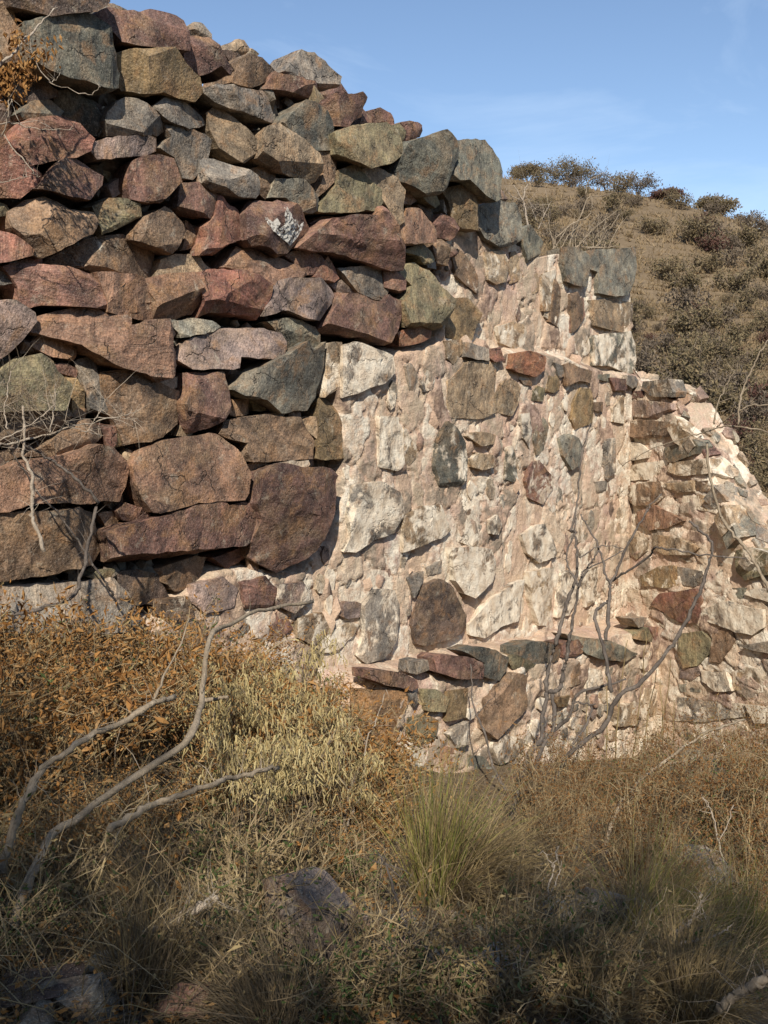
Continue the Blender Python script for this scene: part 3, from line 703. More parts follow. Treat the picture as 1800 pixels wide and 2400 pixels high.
N F B 2 15:590 120 640 110 640 230 560 260
N F T 2 70:650 150 730 170 740 260 650 270
N F T 2 72:940 360 980 270 1060 280 1050 440 960 440
N F T 2 66:1000 460 1110 440 1120 640 1010 620
N W M 2 20:1170 480 1280 510 1290 600 1170 620
N W r 2 0:1290 570 1350 550 1390 600 1300 640
N F O 2 10:480 330 560 310 550 370 490 370
L F Q 2 8:880 1060 1180 1060 1150 1250 1060 1490 960 1500 880 1350
Z C P 3 30:455 1372 520 1352 556 1380 548 1425 480 1436 448 1410
Z C r 3 15:566 1366 620 1352 650 1384 630 1428 575 1424
Z C B 2 35:380 1408 440 1398 452 1446 400 1462 372 1440
Z C P 2 45:655 1372 712 1364 730 1402 690 1436 652 1418
Z C S 2 40:500 1444 560 1434 590 1470 540 1504 492 1490
Z C r 2 25:602 1440 660 1432 684 1472 640 1506 600 1486
Z C T 2 50:700 1450 752 1436 776 1480 736 1512 698 1494
Z C B 2 20:420 1468 480 1452 488 1500 440 1520
N F T 2 60:820 380 920 340 930 470 830 480
"""

def stone_mesh(q, e1, e2, nn, thick, rng, seed, flat, cell=0.034, calm=0.3):
    """q: outline (n,2) in metres about its centre. A quarried block: a prism split along random planes, then roughened."""
    import bmesh
    area = abs(0.5 * np.sum(q[:, 0] * np.roll(q[:, 1], -1) - q[:, 1] * np.roll(q[:, 0], -1)))
    size = math.sqrt(max(1e-6, area)); n = len(q)
    bm = bmesh.new(); bulge = min(0.10, size * (0.04 if flat else 0.11 if calm > .6 else 0.19))
    fr = [bm.verts.new((x, y, bulge)) for x, y in q]; bk = [bm.verts.new((x * 0.9, y * 0.9, -thick)) for x, y in q]
    bm.faces.new(fr); bm.faces.new(bk[::-1])
    for i in range(n): bm.faces.new((fr[i], bk[i], bk[(i + 1) % n], fr[(i + 1) % n]))
    def cut(co, no):
        g = bm.verts[:] + bm.edges[:] + bm.faces[:]
        r = bmesh.ops.bisect_plane(bm, geom=g, plane_co=co, plane_no=no, clear_outer=True)
        ed = [x for x in r['geom_cut'] if isinstance(x, bmesh.types.BMEdge)]
        if len(ed) > 2:
            try: bmesh.ops.contextual_create(bm, geom=ed)
            except Exception: pass
            bmesh.ops.holes_fill(bm, edges=[x for x in bm.edges if x.is_boundary], sides=0)
    def facet(ang, tilt, inset):
        """a plane leaning by tilt towards direction ang, that enters the outline by inset"""
        dx, dy = math.cos(ang), math.sin(ang); sup = float((q @ np.array([dx, dy])).max()); k = sup - inset
        cut((dx * k, dy * k, bulge), (dx * math.sin(tilt), dy * math.sin(tilt), math.cos(tilt)))
    if flat:
        cut((0, 0, bulge * 0.9), (rng.normal(0, .05), rng.normal(0, .05), 1))
        for k in range(rng.integers(1, 4)): facet(rng.uniform(0, 6.283), R(rng.uniform(12, 40)), size * rng.uniform(0.02, 0.16))
    else:
        cut((0, 0, bulge * rng.uniform(0.55, 0.95)), (rng.normal(0, .14), rng.normal(-.02, .16), 1))
        lowrow = rng.random() < calm
        for k in range(rng.integers(2, 4) if lowrow else rng.integers(3, 7)): facet(rng.uniform(0, 6.283), R(rng.uniform(12, 40)), size * (rng.uniform(0.03, 0.30) if lowrow else rng.uniform(0.10, 0.60)))
        if rng.random() < 0.7: facet(-math.pi / 2 + rng.normal(0, .4), R(rng.uniform(45, 72)), size * rng.uniform(0.04, 0.16))
    bmesh.ops.remove_doubles(bm, verts=bm.verts[:], dist=0.0015)
    bmesh.ops.triangulate(bm, faces=bm.faces[:])
    for it in range(5):
        lim = cell * (1.0 if size > 0.16 else 0.75)
        ed = [x for x in bm.edges if x.calc_length() > lim * 1.5 and (x.verts[0].co.z + x.verts[1].co.z) * .5 > -thick * 0.55]
        if not ed or len(bm.faces) > 2600: break
        bmesh.ops.subdivide_edges(bm, edges=ed, cuts=1); bmesh.ops.triangulate(bm, faces=[f for f in bm.faces if len(f.verts) > 3])
    bm.normal_update()
    P = np.array([v.co[:] for v in bm.verts]); N = np.array([v.normal[:] for v in bm.verts])
    Q = P + np.array([seed * 3.1, seed * 1.7, seed * 0.9]); a1 = min(0.022, size * 0.055)
    bed = np.array(rng.normal(size=3)); bed /= np.linalg.norm(bed); lay = (Q @ bed)[:, None]
    d = 0.6 * a1 * fbm(Q * (2.2 / max(size, .09)), 3, 5) + 0.0065 * fbm(Q * 24, 3, 9, 0.6) + 0.010 * np.clip(vnoise(np.concatenate([Q[:, :2] * 4, lay * 26], 1), 4), -.35, .6) * (0.3 if flat else 1)
    P = P + N * d[:, None]
    F = np.array([[v.index for v in f.verts] for f in bm.faces]) if not bm.verts.index_update() else None
    bm.free()
    W3 = P[:, :1] * e1 + P[:, 1:2] * e2 + P[:, 2:3] * nn
    return W3, F, np.zeros((0, 4), int)

wall = tag(empty('stone_ruin', P_WALL + DW * 8 + np.array([0, 0, -1.2])), 'tall ruined rubble wall, dry-laid stones on one side and bare pink mortar on the other', 'ruin')
wall_inv = np.array(wall.location)
def under(o, parent):                              # parent without moving: parents are unrotated
    o.parent = parent; p = parent; 
    off = np.array(p.location) + (np.array(p.parent.location) if p.parent else 0)
    o.location = (np.array(o.location) - off).tolist()
    return o
core_parent = {}
STONE_OBJS = []
def parse_stones():
    for li, line in enumerate(STONES.strip().splitlines()):
        head, tail = line.split(':'); cr, pl, co, off, lime = head.split(); x0, y0, k = CROP[cr]
        pts = np.array([float(t) for t in tail.split()]).reshape(-1, 2) * k + np.array([x0, y0])
        yield li, pl, co, float(off) / 100, float(lime) / 100, pts
def build_stones(parents):
    rng = np.random.default_rng(11)
    for li, pl, co, off, lime, pts in parse_stones():
        P = PL[pl]; prot = off + rng.normal(0, 0.012) - (0.058 if pl == 'W' else 0.038 if pl in 'UCF' else 0)
        uv = P.uv(np.array([P.hit(x, y, prot) for x, y in pts])); a, b = uv[:, 0], uv[:, 1]
        cr_ = a * np.roll(b, -1) - np.roll(a, -1) * b; A = cr_.sum() / 2
        if A < 0: uv = uv[::-1]
        c = uv.mean(0) * 0.5 + (uv.max(0) + uv.min(0)) * 0.25
        flat = pl in 'UCFWT'; dry = pl == 'D'
        thick = rng.uniform(0.20, 0.32) if dry else 0.16
        if off < -0.15: thick = 0.25
        right = np.cross(P.e1, P.e2) @ P.n            # keep faces pointing out
        q = uv - c
        W3, tr, qd = stone_mesh(q * (1.045 if dry else 1.04), P.e1, P.e2, P.n, thick, rng, li * 0.37 + 1, flat, calm=0.9 if pts[:, 1].mean() > 700 else 0.35)
        if right < 0: tr = tr[:, ::-1]; qd = qd[:, ::-1]
        mb = MB(); mb.add(W3, tr, qd)
        o = mb.build('stone', ROCK, smooth=True, sharp=R(22)); o.location = P.xyz(c[0], c[1], prot).tolist()
        col = (np.array(COLS[co]) * 0.95 + np.array([.215, .16, .115]) * 0.05) * rng.uniform(0.72, 1.12); col = (col.mean() + (col - col.mean()) * 0.97) if pl == 'D' else col; o.color = (*np.clip(col, 0, 1), lime + (0.12 if pl in 'WT' else 0.05 if pl in 'CU' else 0))
        under(o, parents[pl]); STONE_OBJS.append((o, li))
    return

# outlines in photograph pixels
DRY = [(-3000, -900), (1010, 300), (1062, 470), (1062, 560), (1056, 640), (1052, 700), (1020, 795), (950, 812), (905, 815), (765, 812), (768, 900), (790, 940), (798, 1090), (790, 1180), (770, 1260), (690, 1330),
       (600, 1320), (500, 1330), (420, 1390), (300, 1500), (-3000, 2400)]
UPPER = [(1055, 300), (1700, 400), (1520, 880), (1470, 876), (1400, 862), (1330, 835), (1270, 828), (1160, 815), (1090, 800), (1050, 790)]
TOPLINE = [(-1250, -440), (-60, -60), (60, -20), (250, 45), (420, 85), (520, 165), (640, 200), (700, 215), (760, 215), (840, 262), (960, 345), (1080, 430), (1150, 490), (1230, 560), (1290, 600), (1330, 592), (1400, 590), (1478, 592)]
def worley(a, b, seed):
    """distance to nearest and second nearest random point, and a random number of the nearest cell"""
    ia, ib = np.floor(a), np.floor(b); d1 = np.full(a.shape, 9.0); d2 = d1.copy(); cid = np.zeros(a.shape)
    for i in (-1, 0, 1):
        for j in (-1, 0, 1):
            ca, cb = ia + i, ib + j; z = ca * 0
            pa = ca + 0.5 + 0.42 * hashn(ca, cb, z, seed); pb = cb + 0.5 + 0.42 * hashn(ca, cb, z, seed + 1); d = np.hypot(a - pa, b - pb)
            r = hashn(ca, cb, z, seed + 2) * 0.5 + 0.5; m = d < d1
            d2 = np.where(m, d1, np.minimum(d2, d)); cid = np.where(m, r, cid); d1 = np.where(m, d, d1)
    return d1, d2, cid
def coated_stones(ss, hh, ca, cb, seed):
    """stones still under their coat of lime: bulges with joints between them, and a number for the colour of each"""
    q = p3(ss * 2.2, hh * 2.2, seed); a = ss * ca + 0.75 * fbm(q, 5, seed, .6); b = hh * cb + 0.75 * fbm(q + 9, 5, seed + 5, .6)
    d1, d2, cid = worley(a, b, seed); g = smooth01((d2 - d1) / 0.10); keep = smooth01((cid - 0.22) / 0.1)
    return (0.016 * g - 0.008 + 0.026 * (cid - 0.5)) * (0.3 + 0.7 * keep), cid, 1 - (1 - g) * keep
def set_attr(o, name, arr):
    at = o.data.attributes.new(name, 'FLOAT', 'POINT'); at.data.foreach_set('value', np.asarray(arr, np.float32).ravel())
def build_core():
    P0 = PL['D']
    tl = np.array([P0.uv(P0.hit(x, y)) for x, y in TOPLINE]); s_end = float(P0.uv(P0.hit(1484, 700, U_OFF))[0])
    s0 = tl[0, 0]; nh = 400
    s_mid = float(P0.uv(P0.hit(400, 1300))[0]); s = np.concatenate([np.linspace(s0, s_mid, 110)[:-1], np.linspace(s_mid, s_end, 440)]); ns = len(s); top = np.interp(s, tl[:, 0], tl[:, 1])
    base = np.array([float(ground_h(*(P0.xyz(k, 0.0)[:2]))) for k in s]) - 0.5
    v = np.linspace(0, 1, nh)[:, None]; hh = base[None] * (1 - v) + top[None] * v; ss = np.broadcast_to(s[None], hh.shape)
    X = P0.xyz(ss, hh); px = project(X)
    px = px + 7 * np.stack([fbm(p3(ss * 9, hh * 9, 1), 3, 21), fbm(p3(ss * 9, hh * 9, 7), 3, 22)], -1)
    dry = in_poly(px, DRY).astype(float); up = in_poly(px, UPPER).astype(float)
    def blur(m, r):
        for ax in (0, 1):
            k = np.ones(2 * r + 1) / (2 * r + 1); m = np.apply_along_axis(lambda t: np.convolve(np.pad(t, r, mode='edge'), k, 'valid'), ax, m)
        return m
    dry = blur(dry, 3); up = blur(up, 2)
    q = p3(ss, hh, 0.3)
    lump = 0.036 * fbm(q * 3.2, 4, 31) + 0.022 * fbm(q * 13, 5, 41, 0.7)
    ridg = 0.020 * (0.5 - np.abs(fbm(q * np.array([7.0, 5.0, 1]), 5, 51, 0.65))) - 0.018 * smooth01((fbm(q * 8.5, 4, 57, .6) - 0.22) / 0.2)          # pitted, broken surface
    bul, cid, gap = coated_stones(ss, hh, 4.6, 3.3, 7); lump = lump * 0.40 + bul * 0.8
    off = (C_OFF - 0.045) + lump + ridg
    off = off * (1 - up) + (U_OFF - 0.04 + lump * 0.9 + ridg) * up
    off = off * (1 - dry) + (-0.30 + lump * 0.8) * dry
    X = P0.xyz(ss, hh, 0) + off[..., None] * NW
    B = P0.xyz(ss[-1], top - 0.02, 0) - NW * 0.85                                   # top edge of the rear face
    Bb = P0.xyz(ss[0], base, 0) - NW * 0.85
    V = np.concatenate([X.reshape(-1, 3), B, Bb]); n0 = nh * ns
    i = np.arange(nh - 1)[:, None] * ns; j = np.arange(ns - 1)[None]
    qd = np.stack([i + j, i + j + 1, i + ns + j + 1, i + ns + j], -1).reshape(-1, 4)
    jj = np.arange(ns - 1); tt = (nh - 1) * ns
    q2 = np.stack([tt + jj, tt + jj + 1, n0 + jj + 1, n0 + jj], -1); q3 = np.stack([n0 + jj, n0 + jj + 1, n0 + ns + jj + 1, n0 + ns + jj], -1)
    ii = np.arange(nh - 1); rt = np.stack([ii * ns + ns - 1, (ii + 1) * ns + ns - 1, np.where(ii > nh * .5, n0 + ns - 1, n0 + 2 * ns - 1)], -1)
    mid = nh // 2 + 1; rt2 = np.array([[mid * ns + ns - 1, n0 + ns - 1, n0 + 2 * ns - 1]])
    mi = (dry > 0.5).astype(int); fm = mi[:-1, :-1].ravel()
    mb = MB(); mb.add(V)
    mb.f4 = [qd[fm == 0], qd[fm == 1], q2, q3]; mb.m4 = [np.zeros((fm == 0).sum()), np.ones((fm == 1).sum()), np.zeros(len(q2)) + 1, np.zeros(len(q3)) + 1]
    lt = np.stack([(ii + 1) * ns, ii * ns, np.where(ii > nh * .5, n0, n0 + ns)], -1); lt2 = np.array([[mid * ns, n0 + ns, n0]])
    mb.f3 = [rt, rt2, lt, lt2]; mb.m3 = [np.zeros(len(rt)), np.zeros(1), np.ones(len(lt)), np.ones(1)]
    o = mb.build('mortar_core', [MORTAR, RUBBLE], loc=wall_inv, smooth=True)
    ex = np.zeros(2 * ns); set_attr(o, 'cell', np.concatenate([cid.ravel(), ex])); set_attr(o, 'joint', np.concatenate([gap.ravel(), ex])); o.parent = wall; o.location = (0, 0, 0)
    return o
core = build_core()

def pebble(rng, r):
    """small angular stone, twenty faces"""
    t = (1 + 5 ** .5) / 2
    v = np.array([(-1, t, 0), (1, t, 0), (-1, -t, 0), (1, -t, 0), (0, -1, t), (0, 1, t), (0, -1, -t), (0, 1, -t), (t, 0, -1), (t, 0, 1), (-t, 0, -1), (-t, 0, 1)]) / 1.9
    f = [(0, 11, 5), (0, 5, 1), (0, 1, 7), (0, 7, 10), (0, 10, 11), (1, 5, 9), (5, 11, 4), (11, 10, 2), (10, 7, 6), (7, 1, 8), (3, 9, 4), (3, 4, 2), (3, 2, 6), (3, 6, 8), (3, 8, 9), (4, 9, 5), (2, 4, 11), (6, 2, 10), (8, 6, 7), (9, 8, 1)]
    v = v * (1 + rng.normal(0, 0.16, (12, 1))) * rng.uniform(0.6, 1.2, 3); 
    a, b, c = rng.uniform(0, 6.3, 3); M = np.array(Matrix.Rotation(a, 3, 'X') @ Matrix.Rotation(b, 3, 'Y') @ Matrix.Rotation(c, 3, 'Z'))
    return v @ M.T * r, f
def build_rubble_fill():
    rng = np.random.default_rng(5); mb = MB(); P0 = PL['D']; n = 0
    while n < 1200:
        x, y = rng.uniform(-60, 1090), rng.uniform(-20, 1420)
        if not in_poly(np.array([[x, y]]), DRY)[0] or y < np.interp(x, *np.array(TOPLINE).T) + 30: continue
        p = P0.hit(x, y, rng.uniform(-0.25, -0.06)); v, f = pebble(rng, rng.uniform(0.02, 0.075)); mb.add(v + p, f); n += 1
    o = mb.build('rubble_fill', RUBBLE, loc=wall_inv); o.parent = wall; o.location = (0, 0, 0); tag(o, kind='stuff')
build_rubble_fill()
def build_mortar_chips():
    rng = np.random.default_rng(15); mb = MB(); n = 0
    while n < 130:
        x, y = rng.uniform(560, 1475), rng.uniform(620, 1500); pt = np.array([[x, y]])
        if in_poly(pt, DRY)[0]: continue
        pl = 'U' if in_poly(pt, UPPER)[0] else 'C'
        if y < 850 and x < 1060: continue
        p = PL[pl].hit(x, y, -0.075); v, f = pebble(rng, rng.uniform(0.03, 0.085)); mb.add(v * np.array([1, 1, 1.3]) + p, f); n += 1
    o = mb.build('mortar_lumps', MORTAR, loc=wall_inv, smooth=True, sharp=R(50)); o.parent = wall; o.location = (0, 0, 0); tag(o, kind='stuff')
build_mortar_chips()

# ---- low ledge along the foot, and the wing that comes forward from the far end
def build_footing():
    P0 = PL['D']; s_a = float(P0.uv(P0.hit(850, 1560, F_OFF))[0]); s_b = float(P0.uv(P0.hit(1592, 1560, F_OFF))[0]); ns, nf, nt_ = 260, 110, 36
    s = np.linspace(s_a, s_b, ns); u = (s - s_a) / (s_b - s_a); top = 0.05 - 0.27 * u - 0.02 + 0.03 * fbm(p3(s * 3, 0, 4), 3, 3)
    base = np.array([float(ground_h(*(P0.xyz(k, 0.0)[:2]))) for k in s]) - 0.6
    v = np.linspace(0, 1, nf)[:, None]; hh = base[None] * (1 - v) + top[None] * v; ss = np.broadcast_to(s[None], hh.shape); q = p3(ss, hh, 2.2)
    ends = 0.38 * (1 - smooth01((ss - s_a) / 0.25))
    bul, cid, gap = coated_stones(ss, hh, 4.6, 4.0, 17)
    off = bul + F_OFF - 0.05 + 0.05 * fbm(q * 3.5, 4, 61) + 0.03 * fbm(q * 12, 4, 62, 0.6) - ends - 0.05 * smooth01((v - 0.93) / 0.07)
    X = P0.xyz(ss, hh, 0) + off[..., None] * NW
    w = np.linspace(0, 1, nt_)[1:, None]; s2 = np.broadcast_to(s[None], (nt_ - 1, ns)); o2 = off[-1][None] * (1 - w) + (-0.12) * w
    h2 = top[None] + 0.05 * w + 0.028 * fbm(p3(s2 * 7, o2 * 7, 9), 4, 71, 0.6) * np.minimum(1, w * 6)
    Y = P0.xyz(s2, h2, 0) + o2[..., None] * NW
    V = np.concatenate([X.reshape(-1, 3), Y.reshape(-1, 3)]); nh = nf + nt_ - 1
    i = np.arange(nh - 1)[:, None] * ns; j = np.arange(ns - 1)[None]; qd = np.stack([i + j, i + j + 1, i + ns + j + 1, i + ns + j], -1).reshape(-1, 4)
    mb = MB(); mb.add(V, None, qd); o = mb.build('footing', MORTAR, loc=V.mean(0), smooth=True); under(o, wall)
    ex = np.zeros((nt_ - 1) * ns); set_attr(o, 'cell', np.concatenate([cid.ravel(), ex + 0.1])); set_attr(o, 'joint', np.concatenate([gap.ravel(), ex + 1]))
    o['label'] = 'low mortared stone ledge along the foot of the wall'
    return o
footing = build_footing()
def build_wing():
    P0 = PL['W']; e = np.array([P0.uv(P0.hit(x, y)) for x, y in [(1455, 880), (1560, 925), (1640, 1085), (1720, 1225), (1800, 1380)]])
    e = np.concatenate([e, [e[-1] + np.array([0.55, -0.50]), e[-1] + np.array([1.3, -1.0])]]); e[0, 0] -= 0.10
    s = np.linspace(e[0, 0], e[-1, 0], 260); top = np.interp(s, e[:, 0], e[:, 1]) + 0.025 * fbm(p3(s * 8, 0, 1), 3, 13)
    top = top + 0.05 * np.round(vnoise(p3(s * 5.0, 0.5, 0.2), 3) * 1.2)
    base = np.array([float(ground_h(*(P0.xyz(k, 0.0)[:2]))) for k in s]) - 0.6
    nf, nt_, ns = 230, 46, 260; v = np.linspace(0, 1, nf)[:, None]; hh = base[None] * (1 - v) + top[None] * v; ss = np.broadcast_to(s[None], hh.shape); q = p3(ss, hh, 5.2)
    bul, cid, gap = coated_stones(ss, hh, 4.3, 7.5, 27)
    off = bul * .8 - 0.045 + 0.02 * fbm(q * 4, 4, 81) + 0.018 * fbm(q * np.array([7, 16, 1]), 4, 82, 0.6) - 0.04 * smooth01((v - 0.97) / 0.03)
    X = P0.xyz(ss, hh, 0) + off[..., None] * NWG
    w = np.linspace(0, 1, nt_)[1:, None]; s2 = np.broadcast_to(s[None], (nt_ - 1, ns)); o2 = off[-1][None] * (1 - w) - 0.48 * w
    b2, c2, g2 = coated_stones(s2, o2, 5.0, 6.0, 37)
    h2 = top[None] - 0.03 * w + (b2 + 0.03 * fbm(p3(s2 * 7, o2 * 7, 9), 4, 91, 0.6)) * np.minimum(1, w * 6); Y = P0.xyz(s2, h2, 0) + o2[..., None] * NWG
    Z = P0.xyz(s[None], base[None], 0) - 0.5 * NWG
    V = np.concatenate([X.reshape(-1, 3), Y.reshape(-1, 3), Z.reshape(-1, 3)]); nh = nf + nt_
    i = np.arange(nh - 1)[:, None] * ns; j = np.arange(ns - 1)[None]; qd = np.stack([i + j, i + j + 1, i + ns + j + 1, i + ns + j], -1).reshape(-1, 4)
    if np.cross(P0.e1, P0.e2) @ P0.n < 0: qd = qd[:, ::-1]
    mb = MB(); mb.add(V, None, qd); o = mb.build('wing_wall', MORTAR, loc=V.mean(0), smooth=True); under(o, wall)
    set_attr(o, 'cell', np.concatenate([cid.ravel(), 0.45 + 0.5 * c2.ravel(), np.zeros(ns)])); set_attr(o, 'joint', np.concatenate([gap.ravel(), g2.ravel(), np.zeros(ns)]))
    o['label'] = 'wing of coursed stones in mortar with a sloping broken top'
    return o
wing = build_wing()
def white_crust():
    """white splash on one dark stone of the dry-laid face"""
    k = CROP['E']; pl = PL['D']; out = [(540, 205), (575, 240), (610, 205), (640, 255), (620, 290), (680, 260), (670, 190), (690, 115), (740, 180), (750, 215), (810, 215), (830, 260), (870, 225), (870, 270), (830, 350), (760, 425), (700, 385), (640, 350), (580, 315), (530, 245), (515, 200)]
    host = min((o for o, li in STONE_OBJS if o.parent == wall), key=lambda o: np.linalg.norm(np.array(o.location) + wall_inv - pl.hit(k[0] + 690 * k[2], k[1] + 280 * k[2], .03)))
    hl = np.array(host.location) + wall_inv; vs_ = np.array([v.co[:] for v in host.data.vertices]) + hl; uv = pl.uv(vs_); dep = (vs_ - pl.p) @ pl.n
    P = pl.uv(np.array([pl.hit(k[0] + x * k[2], k[1] + y * k[2], .06) for x, y in out])); n = 46
    lo, hi = P.min(0), P.max(0); a, b = np.meshgrid(np.linspace(lo[0], hi[0], n * 2), np.linspace(lo[1], hi[1], n * 2), indexing='ij'); ins = in_poly(np.stack([a, b], -1), P)
    d = np.array([[max(dep[j] for j in np.argsort((uv[:, 0] - a[i, m]) ** 2 + (uv[:, 1] - b[i, m]) ** 2)[:5]) for m in range(n * 2)] for i in range(n * 2)]); d = d + 0.002
    X = pl.xyz(a, b, 0) + d[..., None] * pl.n; Y = X - pl.n * 0.02; N = n * 2; idx = np.arange(N * N).reshape(N, N)
    cell = ins[:-1, :-1] & ins[1:, :-1] & ins[1:, 1:] & ins[:-1, 1:]; q = np.stack([idx[:-1, :-1], idx[1:, :-1], idx[1:, 1:], idx[:-1, 1:]], -1)[cell]
    mb = MB(); mb.add(np.concatenate([X.reshape(-1, 3), Y.reshape(-1, 3)]), None, np.concatenate([q, (q + N * N)[:, ::-1]])); o = mb.build('white_crust', LICHEN, loc=hl, smooth=True); o.parent = host; o.location = (0, 0, 0)
    o['label'] = 'chalk white crust splashed over a dark red stone'
build_stones({'D': wall, 'U': core, 'C': core, 'F': footing, 'W': wing, 'T': wing})
white_crust()
def more_stones():
    """the smaller stones that pack the mortar between the big ones"""
    rng = np.random.default_rng(91); traced = {}
    for li, pl, co, off, lime, pts in parse_stones():
        c = pts.mean(0); traced.setdefault(pl, []).append(c + (pts - c) * 1.12)
    WING = [(1484, 905), (1560, 945), (1640, 1105), (1720, 1245), (1800, 1400), (1800, 1760), (1590, 1760), (1590, 1500), (1484, 1460)]
    LEDGE = [(890, 1590), (1200, 1545), (1480, 1500), (1585, 1560), (1585, 1760), (900, 1780)]
    jobs = [('C', core, .115, .16, .045, .085, 175), ('U', core, .125, .17, .045, .09, 50), ('W', wing, .18, .105, .075, .045, 110), ('F', footing, .13, .13, .055, .06, 70)]
    top = np.array(TOPLINE); cols = [(.40, .33, .24), (.30, .26, .20), (.33, .225, .17), (.24, .22, .18), (.22, .155, .12), (.45, .37, .27)]
    for pl, par, sa, sb, ra, rb, lim in jobs:
        P = PL[pl]; n = 0; lo = P.uv(np.array([P.hit(x, y) for x, y in ((380, 1480), (560, 820), (1490, 590), (1490, 1500), (880, 1780), (1590, 900), (1800, 1780), (1480, 1780))])); a0, b0 = lo.min(0); a1, b1 = lo.max(0); spots = []
        for i in range(int((a1 - a0) / sa)):
            for j in range(int((b1 - b0) / sb)): spots.append((a0 + (i + (j % 2) * .5 + rng.uniform(-.3, .3)) * sa, b0 + (j + rng.uniform(-.25, .25)) * sb))
        rng.shuffle(spots)
        for a, b in spots:
            if n >= lim: break
            th = (np.arange(7) + rng.uniform(-.35, .35, 7)) / 7 * 6.283; s = rng.uniform(.7, 1.25); q = np.stack([np.cos(th) * ra * s, np.sin(th) * rb * s * rng.uniform(.8, 1.25)], -1) * rng.uniform(.8, 1.1, (7, 1))
            px = project(P.xyz(q[:, 0] + a, q[:, 1] + b)); ctr = px.mean(0)
            if pl in 'CU':
                if in_poly(px, DRY).any() or in_poly(ctr[None], UPPER)[0] != (pl == 'U') or ctr[0] > 1470 or ctr[0] < 380 or ctr[1] > 1500 or ctr[1] < np.interp(ctr[0], top[:, 0], top[:, 1]) + 40 or (ctr[1] < 830 and pl == 'C'): continue
            elif not in_poly(px, WING if pl == 'W' else LEDGE).all(): continue
            if any(in_poly(px, t).any() or in_poly(ctr[None], t)[0] for t in traced.get(pl, [])): continue
            W3, tr, qd = stone_mesh(q, P.e1, P.e2, P.n, .10, rng, 500 + n * 1.3, True)
            if np.cross(P.e1, P.e2) @ P.n < 0: tr = tr[:, ::-1]
            mb = MB(); mb.add(W3, tr); o = mb.build('stone', ROCK, smooth=True, sharp=R(22)); o.location = P.xyz(a, b, (-0.05 if pl == 'W' else -0.042) + rng.uniform(-.01, .015)).tolist()
            o.color = (*(np.array(cols[rng.integers(0, len(cols))]) * rng.uniform(.85, 1.15)), float(rng.choice([.05, .3, .55, .7, .85, .95]))); under(o, par); n += 1
more_stones()
def courses_beyond():
    """the dry-laid face goes on past the edge of the picture"""
    rng = np.random.default_rng(44); P = PL['D']; a1 = float(P.uv(P.hit(-40, 900))[0]); a0 = float(P.uv(P.hit(-1230, 900))[0]); h = -0.1; pal = list('RrBEKPBrSGT')
    while h < 3.45:
        dh = rng.uniform(.13, .27); a = a1 + rng.uniform(-.20, .05)
        while a > a0:
            w = rng.uniform(.18, .55); c = np.array([a - w / 2, h + dh / 2]); th = np.array([0.15, .9, 1.57, 2.3, 3.0, 3.9, 4.7, 5.5]) + rng.normal(0, .13, 8)
            q = np.stack([np.sign(np.cos(th)) * np.abs(np.cos(th)) ** .45 * w * .49, np.sign(np.sin(th)) * np.abs(np.sin(th)) ** .45 * dh * .48], -1) * rng.uniform(.9, 1.04, (8, 1)); pr = rng.normal(.02, .03)
            W3, tr, qd = stone_mesh(q, P.e1, P.e2, P.n, .25, rng, 700 + a * 7 + h * 13, False, calm=.6)
            if np.cross(P.e1, P.e2) @ P.n < 0: tr = tr[:, ::-1]
            mb = MB(); mb.add(W3, tr); o = mb.build('stone', ROCK, smooth=True, sharp=R(22)); o.location = P.xyz(c[0], c[1], pr).tolist(); k = np.array(COLS[pal[rng.integers(0, len(pal))]]) * rng.uniform(.72, 1.12); o.color = (*k, float(rng.choice([0, 0, .1]))); under(o, wall); a -= w
        h += dh
courses_beyond()
def slope_stones():
    """lichened slabs bedded on the sloping top of the wing"""
    rng = np.random.default_rng(33); P = PL['T']
    for i in range(11):
        for j in range(3):
            a0 = -0.10 + i * 0.20 + rng.normal(0, .07); b0 = 0.10 + j * 0.145 + rng.normal(0, .04); w, h = rng.uniform(.045, .14), rng.uniform(.035, .085); th = np.sort(rng.uniform(0, 6.283, 7))
            q = np.stack([np.cos(th) * w, np.sin(th) * h], -1)
            if abs(np.sum(q[:, 0] * np.roll(q[:, 1], -1) - q[:, 1] * np.roll(q[:, 0], -1))) < w * h * 2.0: continue
            W3, tr, qd = stone_mesh(q, P.e1, P.e2, P.n, .10, rng, 300 + i * 3.3 + j, True)
            if np.cross(P.e1, P.e2) @ P.n < 0: tr = tr[:, ::-1]
            mb = MB(); mb.add(W3, tr); o = mb.build('stone', ROCK, smooth=True, sharp=R(34)); o.location = P.xyz(a0, b0, rng.uniform(.0, .03)).tolist(); k = [(.27, .24, .19), (.33, .27, .20), (.22, .205, .16), (.26, .18, .14)][rng.integers(0, 4)]
            o.color = (*k, rng.uniform(.1, .5)); under(o, wing)
slope_stones()

# ------------------------------------------------------------------ the hillside behind the wall
def on_ground_many(px, py, tmax=320.0, steps=420):
    px = np.asarray(px, float); py = np.asarray(py, float)
    x = (px - IW / 2) / F_PX; y = -(py - IH / 2) / F_PX; d = np.stack([x, _cp + y * _sp, -_sp + y * _cp], -1)
    t = np.full(len(px), 1.2); done = np.zeros(len(px), bool)
    for k in range(steps):
        act = np.where(~done)[0]
        if not len(act): break
        P = CAM + d[act] * t[act][:, None]; hit = P[:, 2] < ground_h(P[:, 0], P[:, 1], False); done[act[hit]] = True; go = act[~hit]; t[go] += np.maximum(0.03, t[go] * 0.014)
    ok = done & (t < tmax); P = CAM + d * t[:, None]; P[:, 2] = ground_h(P[:, 0], P[:, 1]); return P[ok]
def put(o, P, rz=0.0, s=1.0):
    o.location = (float(P[0]), float(P[1]), float(P[2])); o.rotation_euler = (0, 0, rz); o.scale = (s, s, s); return o

